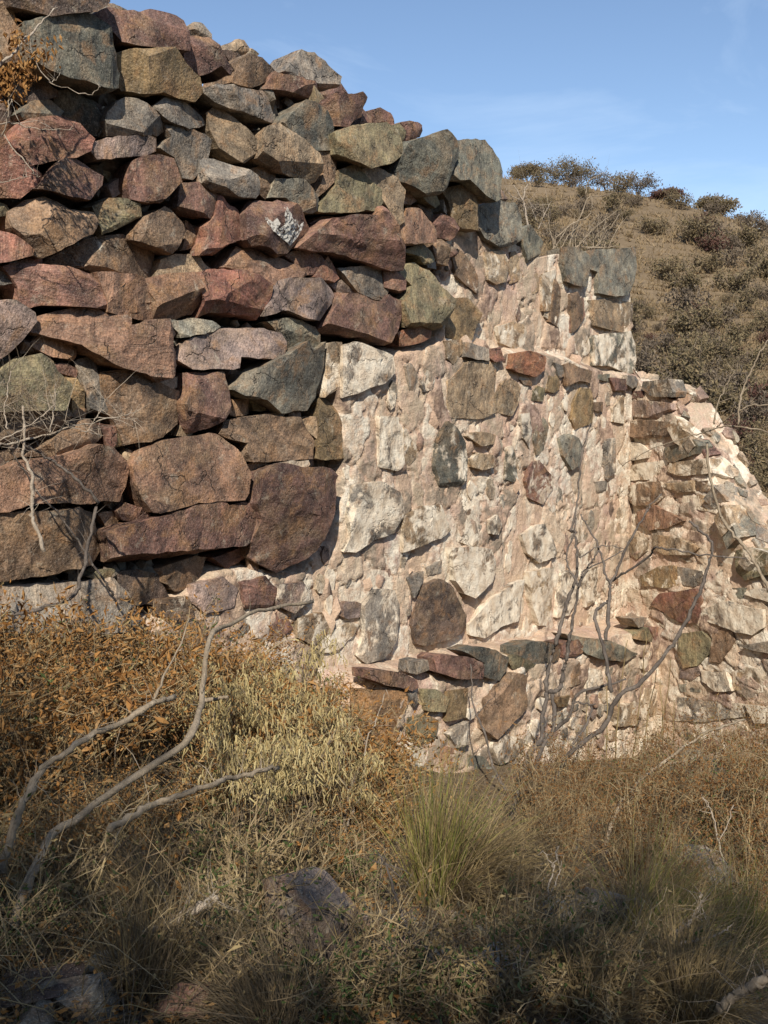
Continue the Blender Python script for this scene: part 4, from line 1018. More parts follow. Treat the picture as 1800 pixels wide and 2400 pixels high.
def thorn_tree(name, seed, h, w, crown_h, mats, n_leaf, leaf, flat=0.5, lean=0.0, dens=1.0):
    """small savanna tree: forked trunk, crown of leaf sprays round the limb ends"""
    rng = np.random.default_rng(seed); root = empty(name); tb = MB(); cb = MB(); ends = []
    for k in range(rng.integers(2, 5)):
        a = rng.uniform(0, 6.283); d = np.array([math.cos(a), math.sin(a), 0]); top = h - crown_h * 0.6
        p = [np.zeros(3), d * w * 0.05 + [lean * .2, 0, h * 0.22], d * w * 0.16 + [lean * .5, 0, h * 0.5], d * w * 0.27 + [lean, 0, top]]
        pts = spline(p, 9) + rng.normal(0, 0.02 * h, (9, 3)) * np.linspace(0, 1, 9)[:, None]
        tube(tb, pts, np.linspace(0.035, 0.014, 9) * h, 6)
        for j in range(7):
            q = pts[rng.integers(4, 9)]; aa = rng.uniform(0, 6.283); r = w * 0.5 * math.sqrt(rng.uniform(0.1, 1))
            e = np.array([math.cos(aa) * r + lean, math.sin(aa) * r, h - crown_h * rng.uniform(0.05, 0.75) * (1 - flat * 0.3) - flat * crown_h * (r / (w * .5)) ** 2 * 0.5])
            br = spline([q, (q + e) / 2 + rng.normal(0, .06 * h, 3), e], 6); tube(tb, br, np.linspace(0.012, 0.004, 6) * h, 4); ends += [br[3], br[4], e, e]
    ends = np.array(ends); n = int(n_leaf * dens); c = ends[rng.integers(0, len(ends), n)] + rng.normal(0, 1, (n, 3)) * np.array([w * .085, w * .085, crown_h * .13])
    dirs = rng.normal(0, 1, (n, 3)) + np.array([0, 0, 0.5]); leaves(cb, c, dirs, leaf * rng.uniform(0.6, 1.4, n), leaf * 0.45, rng)
    k = n // 2; tw = ends[rng.integers(0, len(ends), k)]; ribbons(cb, tw, rng.normal(0, 1, (k, 3)) + [0, 0, .5], crown_h * rng.uniform(.2, .5, k), 0.018 * h * .4, 0.1, rng, 2, 1)
    t = tb.build('trunk', DARKBARK, root, smooth=True); c = tag(cb.build('crown', mats, root), kind='stuff')
    return root
SKY = [(1228, 428, 200, 45, 'HILLGREEN', 0.75, 'small dark olive thorn tree standing alone on the skyline beside the green boulders'),
       (1322, 445, 330, 66, 'HILLGREEN', 0.2, 'broad dense olive thicket tree on the skyline, the widest of the row'),
       (1408, 452, 200, 50, 'HILLGREY', 0.3, 'sparse grey leafless thorn tree on the skyline next to the widest tree'),
       (1478, 462, 215, 60, 'HILLGREY', 0.3, 'grey feathery thorn tree leaning on the skyline before the red umbrella tree'),
       (1547, 468, 190, 33, 'HILLRED', 1.0, 'flat-topped reddish umbrella thorn tree on the skyline'),
       (1645, 505, 205, 40, 'HILLGREEN', 0.9, 'flat olive thorn tree with bare slanting stems where the skyline drops'),
       (1738, 545, 200, 42, 'HILLGREY', 0.2, 'small bare grey bush low on the falling skyline'),
       (1795, 556, 150, 36, 'HILLGREEN', 0.2, 'dark rounded bush at the lower end of the skyline')]
MATS = {'HILLGREEN': HILLGREEN, 'HILLGREY': HILLGREY, 'HILLRED': HILLRED}
def skyline_point(px):
    """the ridge point seen in this column"""
    y = np.linspace(60, 190, 520); u = (px - IW / 2) / F_PX; x = u * y; z = ground_h(x, y); k = np.argmax((z - CAM[2]) / y); return np.array([x[k], y[k], z[k]])
for i, (px, py, wpx, hpx, m, flat, lab) in enumerate(SKY):
    P = skyline_point(px); sc = P[1] / F_PX; w = wpx * 0.30 * sc * 1.35; h = hpx * sc * 0.95
    t = thorn_tree('thorn_tree', 40 + i, h, w, h * (0.62 if flat > .6 else 0.92), [MATS[m], TWIG], 2200 if m != 'HILLGREY' else 700, 0.26, flat, 0.4 if i in (3, 5) else 0)
    put(t, P - np.array([0, 0, h * .16])); tag(t, lab, 'tree')

def hill_shrub(seed, mats, n=420, r=1.0, h=0.9, leaf=0.16):
    rng = np.random.default_rng(seed); root = empty('hill_shrub'); sb = MB(); fb = MB(); tips = []
    for k in range(12):
        a = rng.uniform(0, 6.283); e = np.array([math.cos(a) * r * rng.uniform(.2, .9), math.sin(a) * r * rng.uniform(.2, .9), h * rng.uniform(.5, 1.0)])
        br = spline([np.zeros(3), e * [.4, .4, .55] + rng.normal(0, .05, 3), e], 5); tube(sb, br, np.linspace(0.03, 0.01, 5), 4); tips += [br[2], br[3], br[4], br[4]]
    tips = np.array(tips); c = tips[rng.integers(0, len(tips), n)] + rng.normal(0, 1, (n, 3)) * [r * .17, r * .17, h * .14]; c[:, 2] = np.abs(c[:, 2])
    leaves(fb, c, rng.normal(0, 1, (n, 3)) + [0, 0, .6], leaf * rng.uniform(.6, 1.4, n), leaf * .5, rng)
    k = n // 2; ribbons(fb, tips[rng.integers(0, len(tips), k)], rng.normal(0, 1, (k, 3)) + [0, 0, .6], h * rng.uniform(.2, .45, k), 0.022, 0.1, rng, 2, 1)
    sb.build('stems', TWIG, root); tag(fb.build('foliage', mats, root), kind='stuff'); return root
protos = [(hill_shrub(1, [HILLGREEN, TWIG], 520), 'rounded dark olive shrub on the dry hillside'), (hill_shrub(2, [HILLGREY, TWIG], 300, 1.0, 1.0), 'twiggy grey-brown shrub on the dry hillside'),
          (hill_shrub(3, [HILLGREEN, TWIG], 420, 1.1, 1.2), 'tall loose olive shrub on the dry hillside'), (hill_shrub(4, [HILLRED, TWIG], 360, 0.9, 0.8), 'low rusty red-brown shrub on the dry hillside')]
def scatter_hill():
    rng = np.random.default_rng(77); px = rng.uniform(1130, 1830, 900); py = rng.uniform(410, 1180, 900); P = on_ground_many(px, py); P = P[P[:, 1] > 34]
    used = [False] * 4; keep = []
    for p in P:
        if len(keep) >= 245: break
        if all((p[0] - q[0]) ** 2 + ((p[1] - q[1]) * 0.5) ** 2 > (0.008 * p[1]) ** 2 for q in keep): keep.append(p)
    for p in keep:
        k = int(rng.choice([0, 1, 2, 3], p=[.38, .30, .22, .10])); src, lab = protos[k]
        o = src if not used[k] else copy_tree(src); used[k] = True
        put(o, p - np.array([0, 0, .05]), rng.uniform(0, 6.28), rng.uniform(0.45, 1.8) * (0.65 + p[1] / 170)); tag(o, lab, 'shrub', lab.replace(' shrub', ' shrubs'))
scatter_hill()
def hill_cover():
    rng = np.random.default_rng(78); n = 13000; P = on_ground_many(rng.uniform(1100, 1830, n), rng.uniform(410, 1240, n)); P = P[P[:, 1] > 14]; mb = MB(); n = len(P)
    for rep in range(5):
        d = rng.normal(0, .6, (n, 3)) + [0, 0, 1]; b = P + rng.normal(0, .16, (n, 3)) * [1, 1, 0]; s = np.clip(P[:, 1] / 70, .35, 1.4)
        ribbons(mb, b - [0, 0, .04], d, .42 * rng.uniform(.5, 1.3, n) * s, .075 * s, .5, rng, 2)
    tag(mb.build('dry_hill_grass', HILLTUFT), 'tawny dry grass covering the hillside', 'grass', kind='stuff')
hill_cover()

# ------------------------------------------------------------------ stones lying on the ground
def loose_rock(name, seed, dims, col, lime, label, P, rz=0.0, sink=0.25, tilt=(0, 0)):
    import bmesh
    rng = np.random.default_rng(seed); bm = bmesh.new(); bmesh.ops.create_icosphere(bm, subdivisions=2, radius=1.0)
    for k in range(13):
        n = rng.normal(size=3); n /= np.linalg.norm(n); co = n * rng.uniform(.30, .66)
        r = bmesh.ops.bisect_plane(bm, geom=bm.verts[:] + bm.edges[:] + bm.faces[:], plane_co=co, plane_no=n, clear_outer=True)
        bmesh.ops.holes_fill(bm, edges=[e for e in bm.edges if e.is_boundary], sides=0)
    bmesh.ops.triangulate(bm, faces=bm.faces[:])
    D = np.array(dims) * 0.5
    for v in bm.verts: v.co = Vector((v.co.x * D[0] * 1.75, v.co.y * D[1] * 1.75, v.co.z * D[2] * 1.75))
    for it in range(4):
        ed = [e for e in bm.edges if e.calc_length() > max(0.03, max(dims) * 0.07)]
        if not ed or len(bm.faces) > 1500: break
        bmesh.ops.subdivide_edges(bm, edges=ed, cuts=1); bmesh.ops.triangulate(bm, faces=[f for f in bm.faces if len(f.verts) > 3])
    bm.normal_update(); bm.verts.index_update()
    V = np.array([v.co[:] for v in bm.verts]); N = np.array([v.normal[:] for v in bm.verts]); F = np.array([[v.index for v in f.verts] for f in bm.faces]); bm.free()
    s = max(dims); V = V + N * (0.012 * s * fbm(V / s * 3 + seed, 3, 3) + 0.006 * fbm(V * 25 + seed, 3, 5))[:, None]
    mb = MB(); mb.add(V, F); o = mb.build(name, ROCK, smooth=True, sharp=R(20)); o.color = (*col, lime)
    put(o, np.array([P[0], P[1], P[2] + dims[2] * (0.5 - sink)]), rz); o.rotation_euler = (tilt[0], tilt[1], rz); tag(o, label, 'rock'); return o
def G(px, py): return on_ground(px, py)
loose_rock('boulder', 3, (.22, .21, .30), (.125, .10, .088), .05, 'upright purplish grey boulder half hidden in dry weeds', G(745, 2235), .3, .12)
loose_rock('boulder', 4, (.13, .12, .20), (.14, .11, .095), .0, 'narrow brownish stone leaning against the purplish boulder', G(822, 2235), 1.1, .2)
loose_rock('fallen_stone', 5, (.13, .11, .10), (.23, .14, .115), .0, 'small pinkish stone between the boulder and a blue-grey stone', G(925, 2275), .5)
loose_rock('fallen_stone', 6, (.18, .13, .11), (.16, .155, .14), .1, 'blue-grey angular stone lying below the green tussock', G(1025, 2275), 2.0)
loose_rock('fallen_stone', 7, (.22, .16, .10), (.20, .20, .19), .0, 'flat dark grey slab among leafy twigs below the blue-grey stone', G(1150, 2310), .2)
loose_rock('fallen_stone', 8, (.18, .14, .10), (.14, .092, .068), .03, 'brown weathered stone with white specks beside the pale grey block', G(80, 2345), .6, .2, (.1, -.15))
loose_rock('fallen_stone', 9, (.13, .12, .10), (.16, .148, .12), .0, 'pale grey smooth block next to the brown weathered stone', G(180, 2390), .2, .15)
loose_rock('fallen_stone', 10, (.13, .10, .08), (.16, .15, .115), .0, 'greenish grey stone behind the pale grey block', G(222, 2318), .9)
loose_rock('fallen_stone', 11, (.15, .12, .12), (.26, .14, .10), .0, 'salmon pink stone under a thorny twig', G(425, 2385), .4, .15)
loose_rock('fallen_stone', 12, (.15, .12, .07), (.16, .15, .12), .0, 'low grey-green stone in front of the pale grey block', G(75, 2420), 1.4)
loose_rock('boulder', 13, (.40, .30, .22), (.15, .14, .12), .1, 'rounded grey boulder deep in the grass right of the tussock', G(1415, 2165), .5, .3)
loose_rock('fallen_stone', 14, (.20, .15, .13), (.20, .19, .16), .1, 'pale grey stone at the foot of the rounded grey boulder', G(1345, 2170), .1)
loose_rock('fallen_stone', 15, (.15, .12, .08), (.24, .24, .22), .0, 'small grey stone beside the green-hearted lower tussock', G(1455, 2275), .8)
loose_rock('fallen_stone', 16, (.34, .26, .20), (.09, .085, .08), .0, 'dark stone in the rusty weeds under the wing of the wall', G(1620, 2040), .3)
loose_rock('fallen_stone', 17, (.55, .35, .32), (.13, .125, .10), .0, 'dark mossy block fallen at the foot of the wing', G(1660, 1870), .2)
def gravel():
    rng = np.random.default_rng(3); mb = MB(); P = on_ground_many(rng.uniform(-50, 1850, 1500), rng.uniform(1750, 2420, 1500))
    Q = on_ground_many(rng.normal(900, 70, 260), rng.normal(2180, 55, 260))
    for p in np.concatenate([P, Q]):
        v, f = pebble(rng, rng.uniform(.006, .026)); mb.add(v * [1, 1, .7] + p, f)
    tag(mb.build('gravel', RUBBLE), 'loose gravel and stone chips on the soil', 'gravel', kind='stuff')
gravel()

# ------------------------------------------------------------------ plants
WEEDSTEM = plant_material('weed_stem', [(0.06, 0.042, 0.028), (0.15, 0.105, 0.06), (0.25, 0.185, 0.10), (0.32, 0.25, 0.14), (0.12, 0.075, 0.04)], 5.0, 0.0)
def tussock(name, P, seed, n, length, spread, lean, mats, mixw, label, droop=0.9, width=0.0035, r=0.07):
    rng = np.random.default_rng(seed); mb = MB(); lean = np.array(lean, float)
    for mi, frac in enumerate(mixw):
        k = int(n * frac); a = rng.uniform(0, 6.283, k); rr = r * np.sqrt(rng.uniform(0, 1, k)); b = np.stack([np.cos(a) * rr, np.sin(a) * rr, np.full(k, -.02)], -1)
        a2 = a + rng.normal(0, .9, k); out = np.stack([np.cos(a2), np.sin(a2), np.zeros(k)], -1) * (spread * rng.uniform(.1, 1.0, k) ** (1.0 if mi else 1.6))[:, None]
        d = out + np.array([0, 0, 1.0]) + lean * rng.uniform(.3, 1.1, (k, 1)) + rng.normal(0, .07, (k, 3))
        ribbons(mb, b, d, length * rng.uniform(.45, 1.15, k), width * rng.uniform(.6, 1.2, k), droop * rng.uniform(.1, 1.9, k), rng, 5, mi, 0.06)
    o = mb.build(name, mats); put(o, P); tag(o, label, 'grass tussock'); return o
tussock('grass_tussock', G(1016, 2120), 1, 560, .58, .36, (.12, 0, 0), [GREENGRASS, STRAW], (.55, .45), 'big green and gold grass tussock in front of the stone ledge', 1.0, .0044)
tussock('grass_tussock', G(1060, 2120), 2, 1000, .60, .6, (.80, -.15, 0), [STRAW, GREYGRASS], (.55, .45), 'straw-coloured tussock sweeping over beside the green one', 1.7)
tussock('grass_tussock', G(360, 2170), 3, 1100, .50, .5, (-1.1, -.1, -.05), [GREYGRASS, STRAW], (.75, .25), 'grey hair-like tussock combed sideways by the fallen branch', 1.3, .0028)
tussock('grass_tussock', G(640, 2440), 4, 800, .36, .7, (-.4, .1, 0), [GREYGRASS], (1,), 'dull grey tussock in the shade before the purplish boulder', 1.6)
tussock('grass_tussock', G(1505, 2235), 5, 1000, .50, .6, (.55, -.1, 0), [GREENGRASS, STRAW], (.35, .65), 'tussock with a green heart and long arching straw blades', 1.7)
tussock('grass_tussock', G(1735, 2250), 6, 600, .40, .6, (-.1, 0, 0), [GREENGRASS, STRAW], (.5, .5), 'small green tussock by the pale dead branch', 1.3)
tussock('grass_tussock', G(1360, 2380), 7, 700, .42, .7, (.5, .2, 0), [STRAW, GREYGRASS], (.5, .5), 'loose straw tussock in the shade with crossing blades', 1.4)
tussock('grass_tussock', G(1620, 2400), 8, 900, .42, .7, (.2, 0, 0), [STRAW, GREYGRASS], (.6, .4), 'bushy tawny tussock below the pale dead branch', 1.6)
tussock('grass_tussock', G(330, 2340), 9, 500, .36, .6, (.15, .1, 0), [GREYGRASS, STRAW], (.6, .4), 'thin grey tussock between the pale block and the pink stone', 1.2)

def dry_bush(seed, h, w, n_stem, n_leaf, leaf, mats, side=5, up=0.9):
    """tangled dry bush: many thin stems, side twigs, withered leaves"""
    rng = np.random.default_rng(seed); root = empty('dry_shrub'); sb = MB(); fb = MB(); pts_all = []
    for k in range(n_stem):
        a = rng.uniform(0, 6.283); r = w * rng.uniform(.1, .55); e = np.array([math.cos(a) * r, math.sin(a) * r, h * rng.uniform(.45, 1.0) * up])
        b = np.array([math.cos(a), math.sin(a), 0]) * rng.uniform(0, .12 * w)
        st = spline([b, b * .5 + e * [.35, .35, .55] + rng.normal(0, .05 * h, 3), e], 8); st += rng.normal(0, .008, st.shape); tube(sb, st, np.linspace(.0036, .0012, 8), 3); pts_all.append(st[2:])
    Q = np.concatenate(pts_all); m = n_stem * side; b = Q[rng.integers(0, len(Q), m)]; d = rng.normal(0, 1, (m, 3)) + [0, 0, .5]; ln = h * rng.uniform(.1, .32, m)
    ribbons(sb, b, d, ln, .0023, .3, rng, 3, 0, .14); tip = b + d / np.linalg.norm(d, axis=1, keepdims=True) * ln[:, None] * rng.uniform(.3, 1, (m, 1))
    S = np.concatenate([Q, tip, tip]); c = S[rng.integers(0, len(S), n_leaf)] + rng.normal(0, .022, (n_leaf, 3)); c[:, 2] = np.maximum(c[:, 2], .01)
    mi = rng.choice(len(mats), n_leaf, p=None if len(mats) == 1 else [.86] + [.14 / (len(mats) - 1)] * (len(mats) - 1))
    for k in range(len(mats)):
        s = mi == k; nn = int(s.sum()); leaves(fb, c[s], rng.normal(0, 1, (nn, 3)) + [0, 0, -.5], leaf * np.exp(rng.normal(0, .45, nn)), leaf * rng.uniform(.25, .6, nn), rng, k, .5, .6)
    mt = rng.choice([0, 0, 1], 1)[0]; sb.build('stems', WEEDSTEM, root); tag(fb.build('withered_leaves', mats, root), kind='stuff'); return root
orange = [dry_bush(101, .43, .8, 40, 1900, .019, [DRYLEAF, GREENLEAF, STRAW], 13), dry_bush(102, .34, .9, 40, 2000, .016, [DRYLEAF, POD, RUSTLEAF], 13), dry_bush(103, .48, .7, 36, 1100, .032, [DRYLEAF, STRAW], 13)]
def place(protos, spots, label, group, cat='shrub', seed=5, s=(.85, 1.2)):
    rng = np.random.default_rng(seed); used = set()
    for i, sp in enumerate(spots):
        k = i % len(protos); o = protos[k] if k not in used else copy_tree(protos[k]); used.add(k)
        put(o, G(sp[0], sp[1]) - np.array([0, 0, .02]), rng.uniform(0, 6.28), rng.uniform(*s) * (sp[2] if len(sp) > 2 else 1)); tag(o, label, cat, group)
place(orange, [(480, 1560, .85), (565, 1585, .9), (650, 1620, .9), (740, 1680, .9), (-120, 1660), (-260, 1700), (-160, 1860), (-330, 1900), (-10, 1640), (90, 1600), (190, 1640), (300, 1610), (400, 1650), (505, 1625), (600, 1680), (700, 1730), (800, 1790), (890, 1850), (40, 1760), (160, 1770), (280, 1790), (360, 1740), (470, 1750), (590, 1800), (700, 1860), (800, 1920), (60, 1900, .8), (520, 1900, .7), (640, 1960, .7), (900, 1960, .6), (300, 1960, .6), (760, 2030, .6), (130, 2040, .6)],
      'tangled shrub with withered orange-brown leaves at the foot of the dry-laid stones', 'orange-brown withered shrubs left of the ledge')
rust = [dry_bush(111, .70, .46, 40, 1500, .016, [RUSTLEAF, STRAW], 9, 1.0), dry_bush(112, .55, .55, 36, 1300, .015, [RUSTLEAF, GREENLEAF], 9, 1.0)]
place(rust, [(1900, 1900), (2000, 1960), (1930, 2080), (2120, 2060), (1330, 1900, .7), (1400, 1900, .75), (1260, 1960, .7), (1480, 1910, .8), (1560, 1900), (1640, 1930), (1700, 1870), (1760, 1900), (1810, 1880), (1680, 2010), (1750, 2030), (1800, 2060), (1560, 2020, .8), (1450, 1980, .8), (1350, 1960, .8), (1600, 2130, .7), (1480, 2080, .6), (1780, 2170, .7), (1320, 2050, .6)],
      'fine-stemmed rusty brown weed bush standing below the wing of the wall', 'rusty weed bushes below the wing', 'weed', 6)
grey = [dry_bush(121, .34, .6, 40, 500, .017, [STRAW, GREENLEAF], 9), dry_bush(122, .30, .55, 36, 420, .015, [GREENLEAF, STRAW], 9)]
place(grey, [(120, 2180), (480, 2060), (580, 2120), (560, 2260), (700, 2060), (860, 2100), (900, 2350), (1010, 2370), (1150, 2380), (1240, 2330), (1240, 2200), (1300, 2270), (480, 2330), (760, 2380), (1440, 2400), (1700, 2330), (1560, 2330), (30, 2230), (1180, 2030), (1100, 2000)],
      'low tangle of grey twigs with a few small green leaves in the shaded foreground', 'low grey tangles in the shade', 'shrub', 7)

def pod_plant(seed):
    rng = np.random.default_rng(seed); root = empty('pod_plant'); sb = MB(); fb = MB(); Q = []
    for k in range(12):
        a = rng.uniform(0, 6.283); e = np.array([math.cos(a) * rng.uniform(.05, .22), math.sin(a) * rng.uniform(.05, .22), rng.uniform(.3, .52)])
        st = spline([np.zeros(3), e * [.4, .4, .7], e, e + [math.cos(a) * .06, math.sin(a) * .06, -.05]], 8); tube(sb, st, np.linspace(.003, .0012, 8), 3); Q.append(st[3:])
    Q = np.concatenate(Q); n = 620; c = Q[rng.integers(0, len(Q), n)] + rng.normal(0, .02, (n, 3)); d = rng.normal(0, .35, (n, 3)) + [0, 0, -1]
    ribbons(fb, c, d, .045 * rng.uniform(.6, 1.3, n), .0055, .2, rng, 3, 0, .22); sb.build('stems', TWIG, root); tag(fb.build('pods', POD, root), kind='stuff'); return root
place([pod_plant(1), pod_plant(2)], [(690, 1760), (640, 1800), (560, 1800), (740, 1830), (700, 1880), (640, 1930), (500, 1840), (610, 2010), (720, 1990), (800, 1960, .8), (560, 1960)],
      'pale yellow plant hung with clusters of dry narrow pods', 'pale pod-bearing plants among the orange shrubs', 'plant', 8, (.8, 1.15))

def thicket():
    """what nobody could count: dead grass, fallen twigs and leaf litter over the near ground"""
    rng = np.random.default_rng(21); mb = MB()
    def pts(n, x0, x1, y0, y1): return on_ground_many(rng.uniform(x0, x1, n), rng.uniform(y0, y1, n), 14)
    for mi, n, ln, wd, y0, y1, lean in ((0, 5200, .17, .0030, 1560, 2440, .9), (1, 5200, .15, .0026, 1800, 2440, 1.0), (2, 6000, .20, .0024, 1560, 2440, 1.1), (0, 600, .40, .0038, 1900, 2400, .55), (6, 700, .36, .0038, 1860, 2400, .6)):
        p = pts(int(n * 1.35), -420, 2250, y0, y1); d = rng.normal(0, lean, (len(p), 3)) * [1, 1, .3] + [0, 0, .8]
        ribbons(mb, p - [0, 0, .01], d, ln * rng.uniform(.4, 1.5, len(p)), wd, .8, rng, 3, mi, .08)
    p = pts(6200, -420, 1000, 1560, 2440); leaves(mb, p + [0, 0, .012] + np.abs(rng.normal(0, .03, (len(p), 1))) * [0, 0, 1], rng.normal(0, 1, (len(p), 3)) * [1, 1, .35], .022 * rng.uniform(.5, 1.6, len(p)), .013, rng, 3)
    p = pts(4600, 950, 2250, 1700, 2440); leaves(mb, p + [0, 0, .012], rng.normal(0, 1, (len(p), 3)) * [1, 1, .35], .018 * rng.uniform(.5, 1.5, len(p)), .010, rng, 4)
    p = pts(900, -80, 1880, 1600, 2440); leaves(mb, p + [0, 0, .03], rng.normal(0, 1, (len(p), 3)) + [0, 0, .6], .02 * rng.uniform(.5, 1.5, len(p)), .011, rng, 5)
    for n, x0, x1, y0, y1 in ((420, -60, 940, 1480, 2250), (90, 980, 1860, 1800, 2250)):
        p = pts(n, x0, x1, y0, y1); leaves(mb, p + np.abs(rng.normal(.08, .08, (len(p), 1))) * [0, 0, 1], rng.normal(0, .7, (len(p), 3)) + [0, 0, -.8], .034 * rng.uniform(.6, 1.5, len(p)), .018 * rng.uniform(.5, 1.2, len(p)), rng, 3, .55, .8)
    tag(mb.build('undergrowth', [STRAW, GREYGRASS, TWIG, DRYLEAF, RUSTLEAF, GREENLEAF, WEEDSTEM]), 'matted dead grass, twigs and fallen leaves covering the ground', 'undergrowth', kind='stuff')
thicket()

# ------------------------------------------------------------------ limbs, saplings and bare twigs traced where they stand
def crop(cx, cy, k, pts): return [(cx + x * k, cy + y * k) for x, y in pts]
K3, K5, K7 = .36166, .30139, .42194
def limb_path(px, depths, n, jit=0.004, seed=0):
    rng = np.random.default_rng(seed); d = np.interp(np.linspace(0, 1, len(px)), np.linspace(0, 1, len(depths)), depths)
    P = np.array([at_depth(x, y, z) for (x, y), z in zip(px, d)]); S = spline(P, n); return S + rng.normal(0, jit, S.shape)
def fallen_limb(label, px, depths, r0, r1, mat, seed, extra=(), name='fallen_branch'):
    S = limb_path(px, depths, 40, .003, seed); root = empty(name, S[0]); mb = MB(); rr = np.linspace(r0, r1, 40) * (1 + .10 * vnoise(p3(np.arange(40) * .6, seed, 0), 2)); kn = np.ones(40); kn[np.random.default_rng(seed).integers(2, 38, 5)] = 1.28; tube(mb, S, rr * kn, 10, 0, .10, seed)
    o = mb.build('branch', mat, loc=S[0], smooth=True); o.parent = root; o.location = (0, 0, 0)
    tw = MB(); rg = np.random.default_rng(seed + 70); k = 46; q = S[rg.integers(4, 40, k)]; ribbons(tw, q, rg.normal(0, 1, (k, 3)) + [0, 0, .3], rg.uniform(.03, .16, k), .0028, .2, rg, 4, 0, .16); q = tw.build('twigs', mat, loc=S[0]); q.parent = root; q.location = (0, 0, 0); tag(q, kind='stuff')
    for (p2, dd, a, b) in extra:
        T = limb_path(p2, dd, 16, .002, seed + 3); m2 = MB(); tube(m2, T, np.linspace(a, b, 16), 6, 0, .08, seed); q = m2.build('side_branch', mat, loc=S[0], smooth=True); q.parent = root; q.location = (0, 0, 0)
    tag(root, label, 'branch'); return root
A1 = crop(0, 1800, K3, [(80, 1050), (150, 830), (250, 600), (350, 430), (500, 320), (700, 170)]) + crop(0, 1300, K3, [(980, 1370), (1200, 1220), (1290, 1030), (1310, 900), (1330, 700), (1365, 520), (1500, 440), (1659, 370)]) + crop(400, 1400, K3, [(700, 60), (920, 30)])
fallen_limb('long grey limb with a sharp elbow reaching up across the orange shrubs to the mortar', A1, [2.6, 2.75, 3.0, 3.3, 3.6, 4.1, 4.6], .0132, .0068, BARK, 1,
            [(crop(0, 1300, K3, [(1305, 950), (1380, 935), (1480, 920)]), [3.75, 3.7], .009, .006), (crop(0, 1300, K3, [(1320, 660), (1290, 640)]), [3.9, 3.88], .004, .002)])
B1 = crop(0, 1800, K3, [(20, 680), (100, 350)]) + crop(0, 1300, K3, [(180, 1560), (250, 1430), (400, 1300), (600, 1170), (800, 1080), (1000, 960), (1120, 920)])
fallen_limb('grey limb with a freshly snapped pale end lying over the shrubs', B1, [2.7, 2.9, 3.3], .0112, .008, BARK, 2, [(crop(0, 1300, K3, [(1040, 945), (1085, 932), (1125, 918)]), [3.29, 3.3], .0095, .004), (crop(0, 1300, K3, [(1000, 940), (1050, 820), (1110, 690), (1180, 570), (1230, 400)]), [3.4, 3.6], .005, .002)])
C1 = crop(0, 1800, K3, [(700, 395), (850, 315), (1000, 240), (1200, 170), (1400, 90)]) + crop(400, 1400, K3, [(400, 1170), (600, 1120), (690, 1100)])
fallen_limb('straight grey limb lying low among the pod plants', C1, [2.8, 3.0, 3.45], .0102, .007, BARK, 3)
fallen_limb('short sawn limb pointing up beside the grey hair-like tussock', crop(0, 1800, K3, [(780, 1150), (900, 1090), (1170, 970), (1330, 890), (1400, 850)]), [2.75, 2.7], .011, .012, PALEBARK, 4)
fallen_limb('bleached dead branch with a crooked tip standing in the lower tussocks', crop(1200, 1800, K3, [(950, 1400), (1010, 1240), (1080, 1060), (1170, 980), (1225, 820)]), [3.0, 3.1], .0095, .004, PALEBARK, 5, [(crop(1200, 1800, K3, [(1040, 1150), (1300, 1090), (1440, 1010)]), [3.05, 3.1], .005, .002)])
fallen_limb('thick pale limb entering over the tawny tussock', crop(1200, 1800, K3, [(1340, 1560), (1480, 1460), (1659, 1350), (1800, 1270)]), [2.55, 2.5], .011, .013, BARK, 6)
fallen_limb('thin dark forked twig rising beside the purplish boulder', crop(600, 1800, K3, [(1075, 1145), (1000, 1060), (920, 870), (850, 650), (800, 560)]), [2.8, 2.95], .006, .002, DARKBARK, 7, [(crop(600, 1800, K3, [(1075, 1145), (1130, 1070), (1180, 1000)]), [2.8, 2.8], .005, .002), (crop(600, 1800, K3, [(920, 870), (960, 850), (980, 820)]), [2.88, 2.88], .003, .001)], 'dead_twig')

def sapling(name, label, base, stems, mat, cat='sapling', spines=0, seed=1, fine=0, fine_len=.12):
    rng = np.random.default_rng(seed); root = empty(name, base); allp = []
    for (px, dd, a, b) in stems:
        n = max(8, int(len(px) * 5)); S = limb_path(px, dd, n, .003, seed + len(allp)); mb = MB(); tube(mb, S, np.linspace(a, b, n) * (1 + .12 * rng.normal(0, 1, n)).clip(.7, 1.3), 6, 0, .08, seed)
        if spines:
            k = int(spines * n / 10); q = S[rng.integers(0, n, k)]; ribbons(mb, q, rng.normal(0, 1, (k, 3)), .028 * rng.uniform(.5, 1.3, k), .004, 0, rng, 2)
        if fine:
            k = int(fine * n / 10); q = S[rng.integers(n // 4, n, k)]; ribbons(mb, q, rng.normal(0, 1, (k, 3)) + [0, 0, .5], fine_len * rng.uniform(.4, 1.6, k), .0024, .1, rng, 4, 0, .12)
        o = mb.build('stem', mat, loc=np.array(base), smooth=True); o.parent = root; o.location = (0, 0, 0); allp.append(S)
    tag(root, label, cat); return root
bN = G(1201, 1925); yb = float(bN[1])
n_ = lambda *p: crop(1100, 1500, K7, p); m_ = lambda *p: crop(1300, 1200, K5, p); k_ = lambda *p: crop(1300, 750, K5, p)
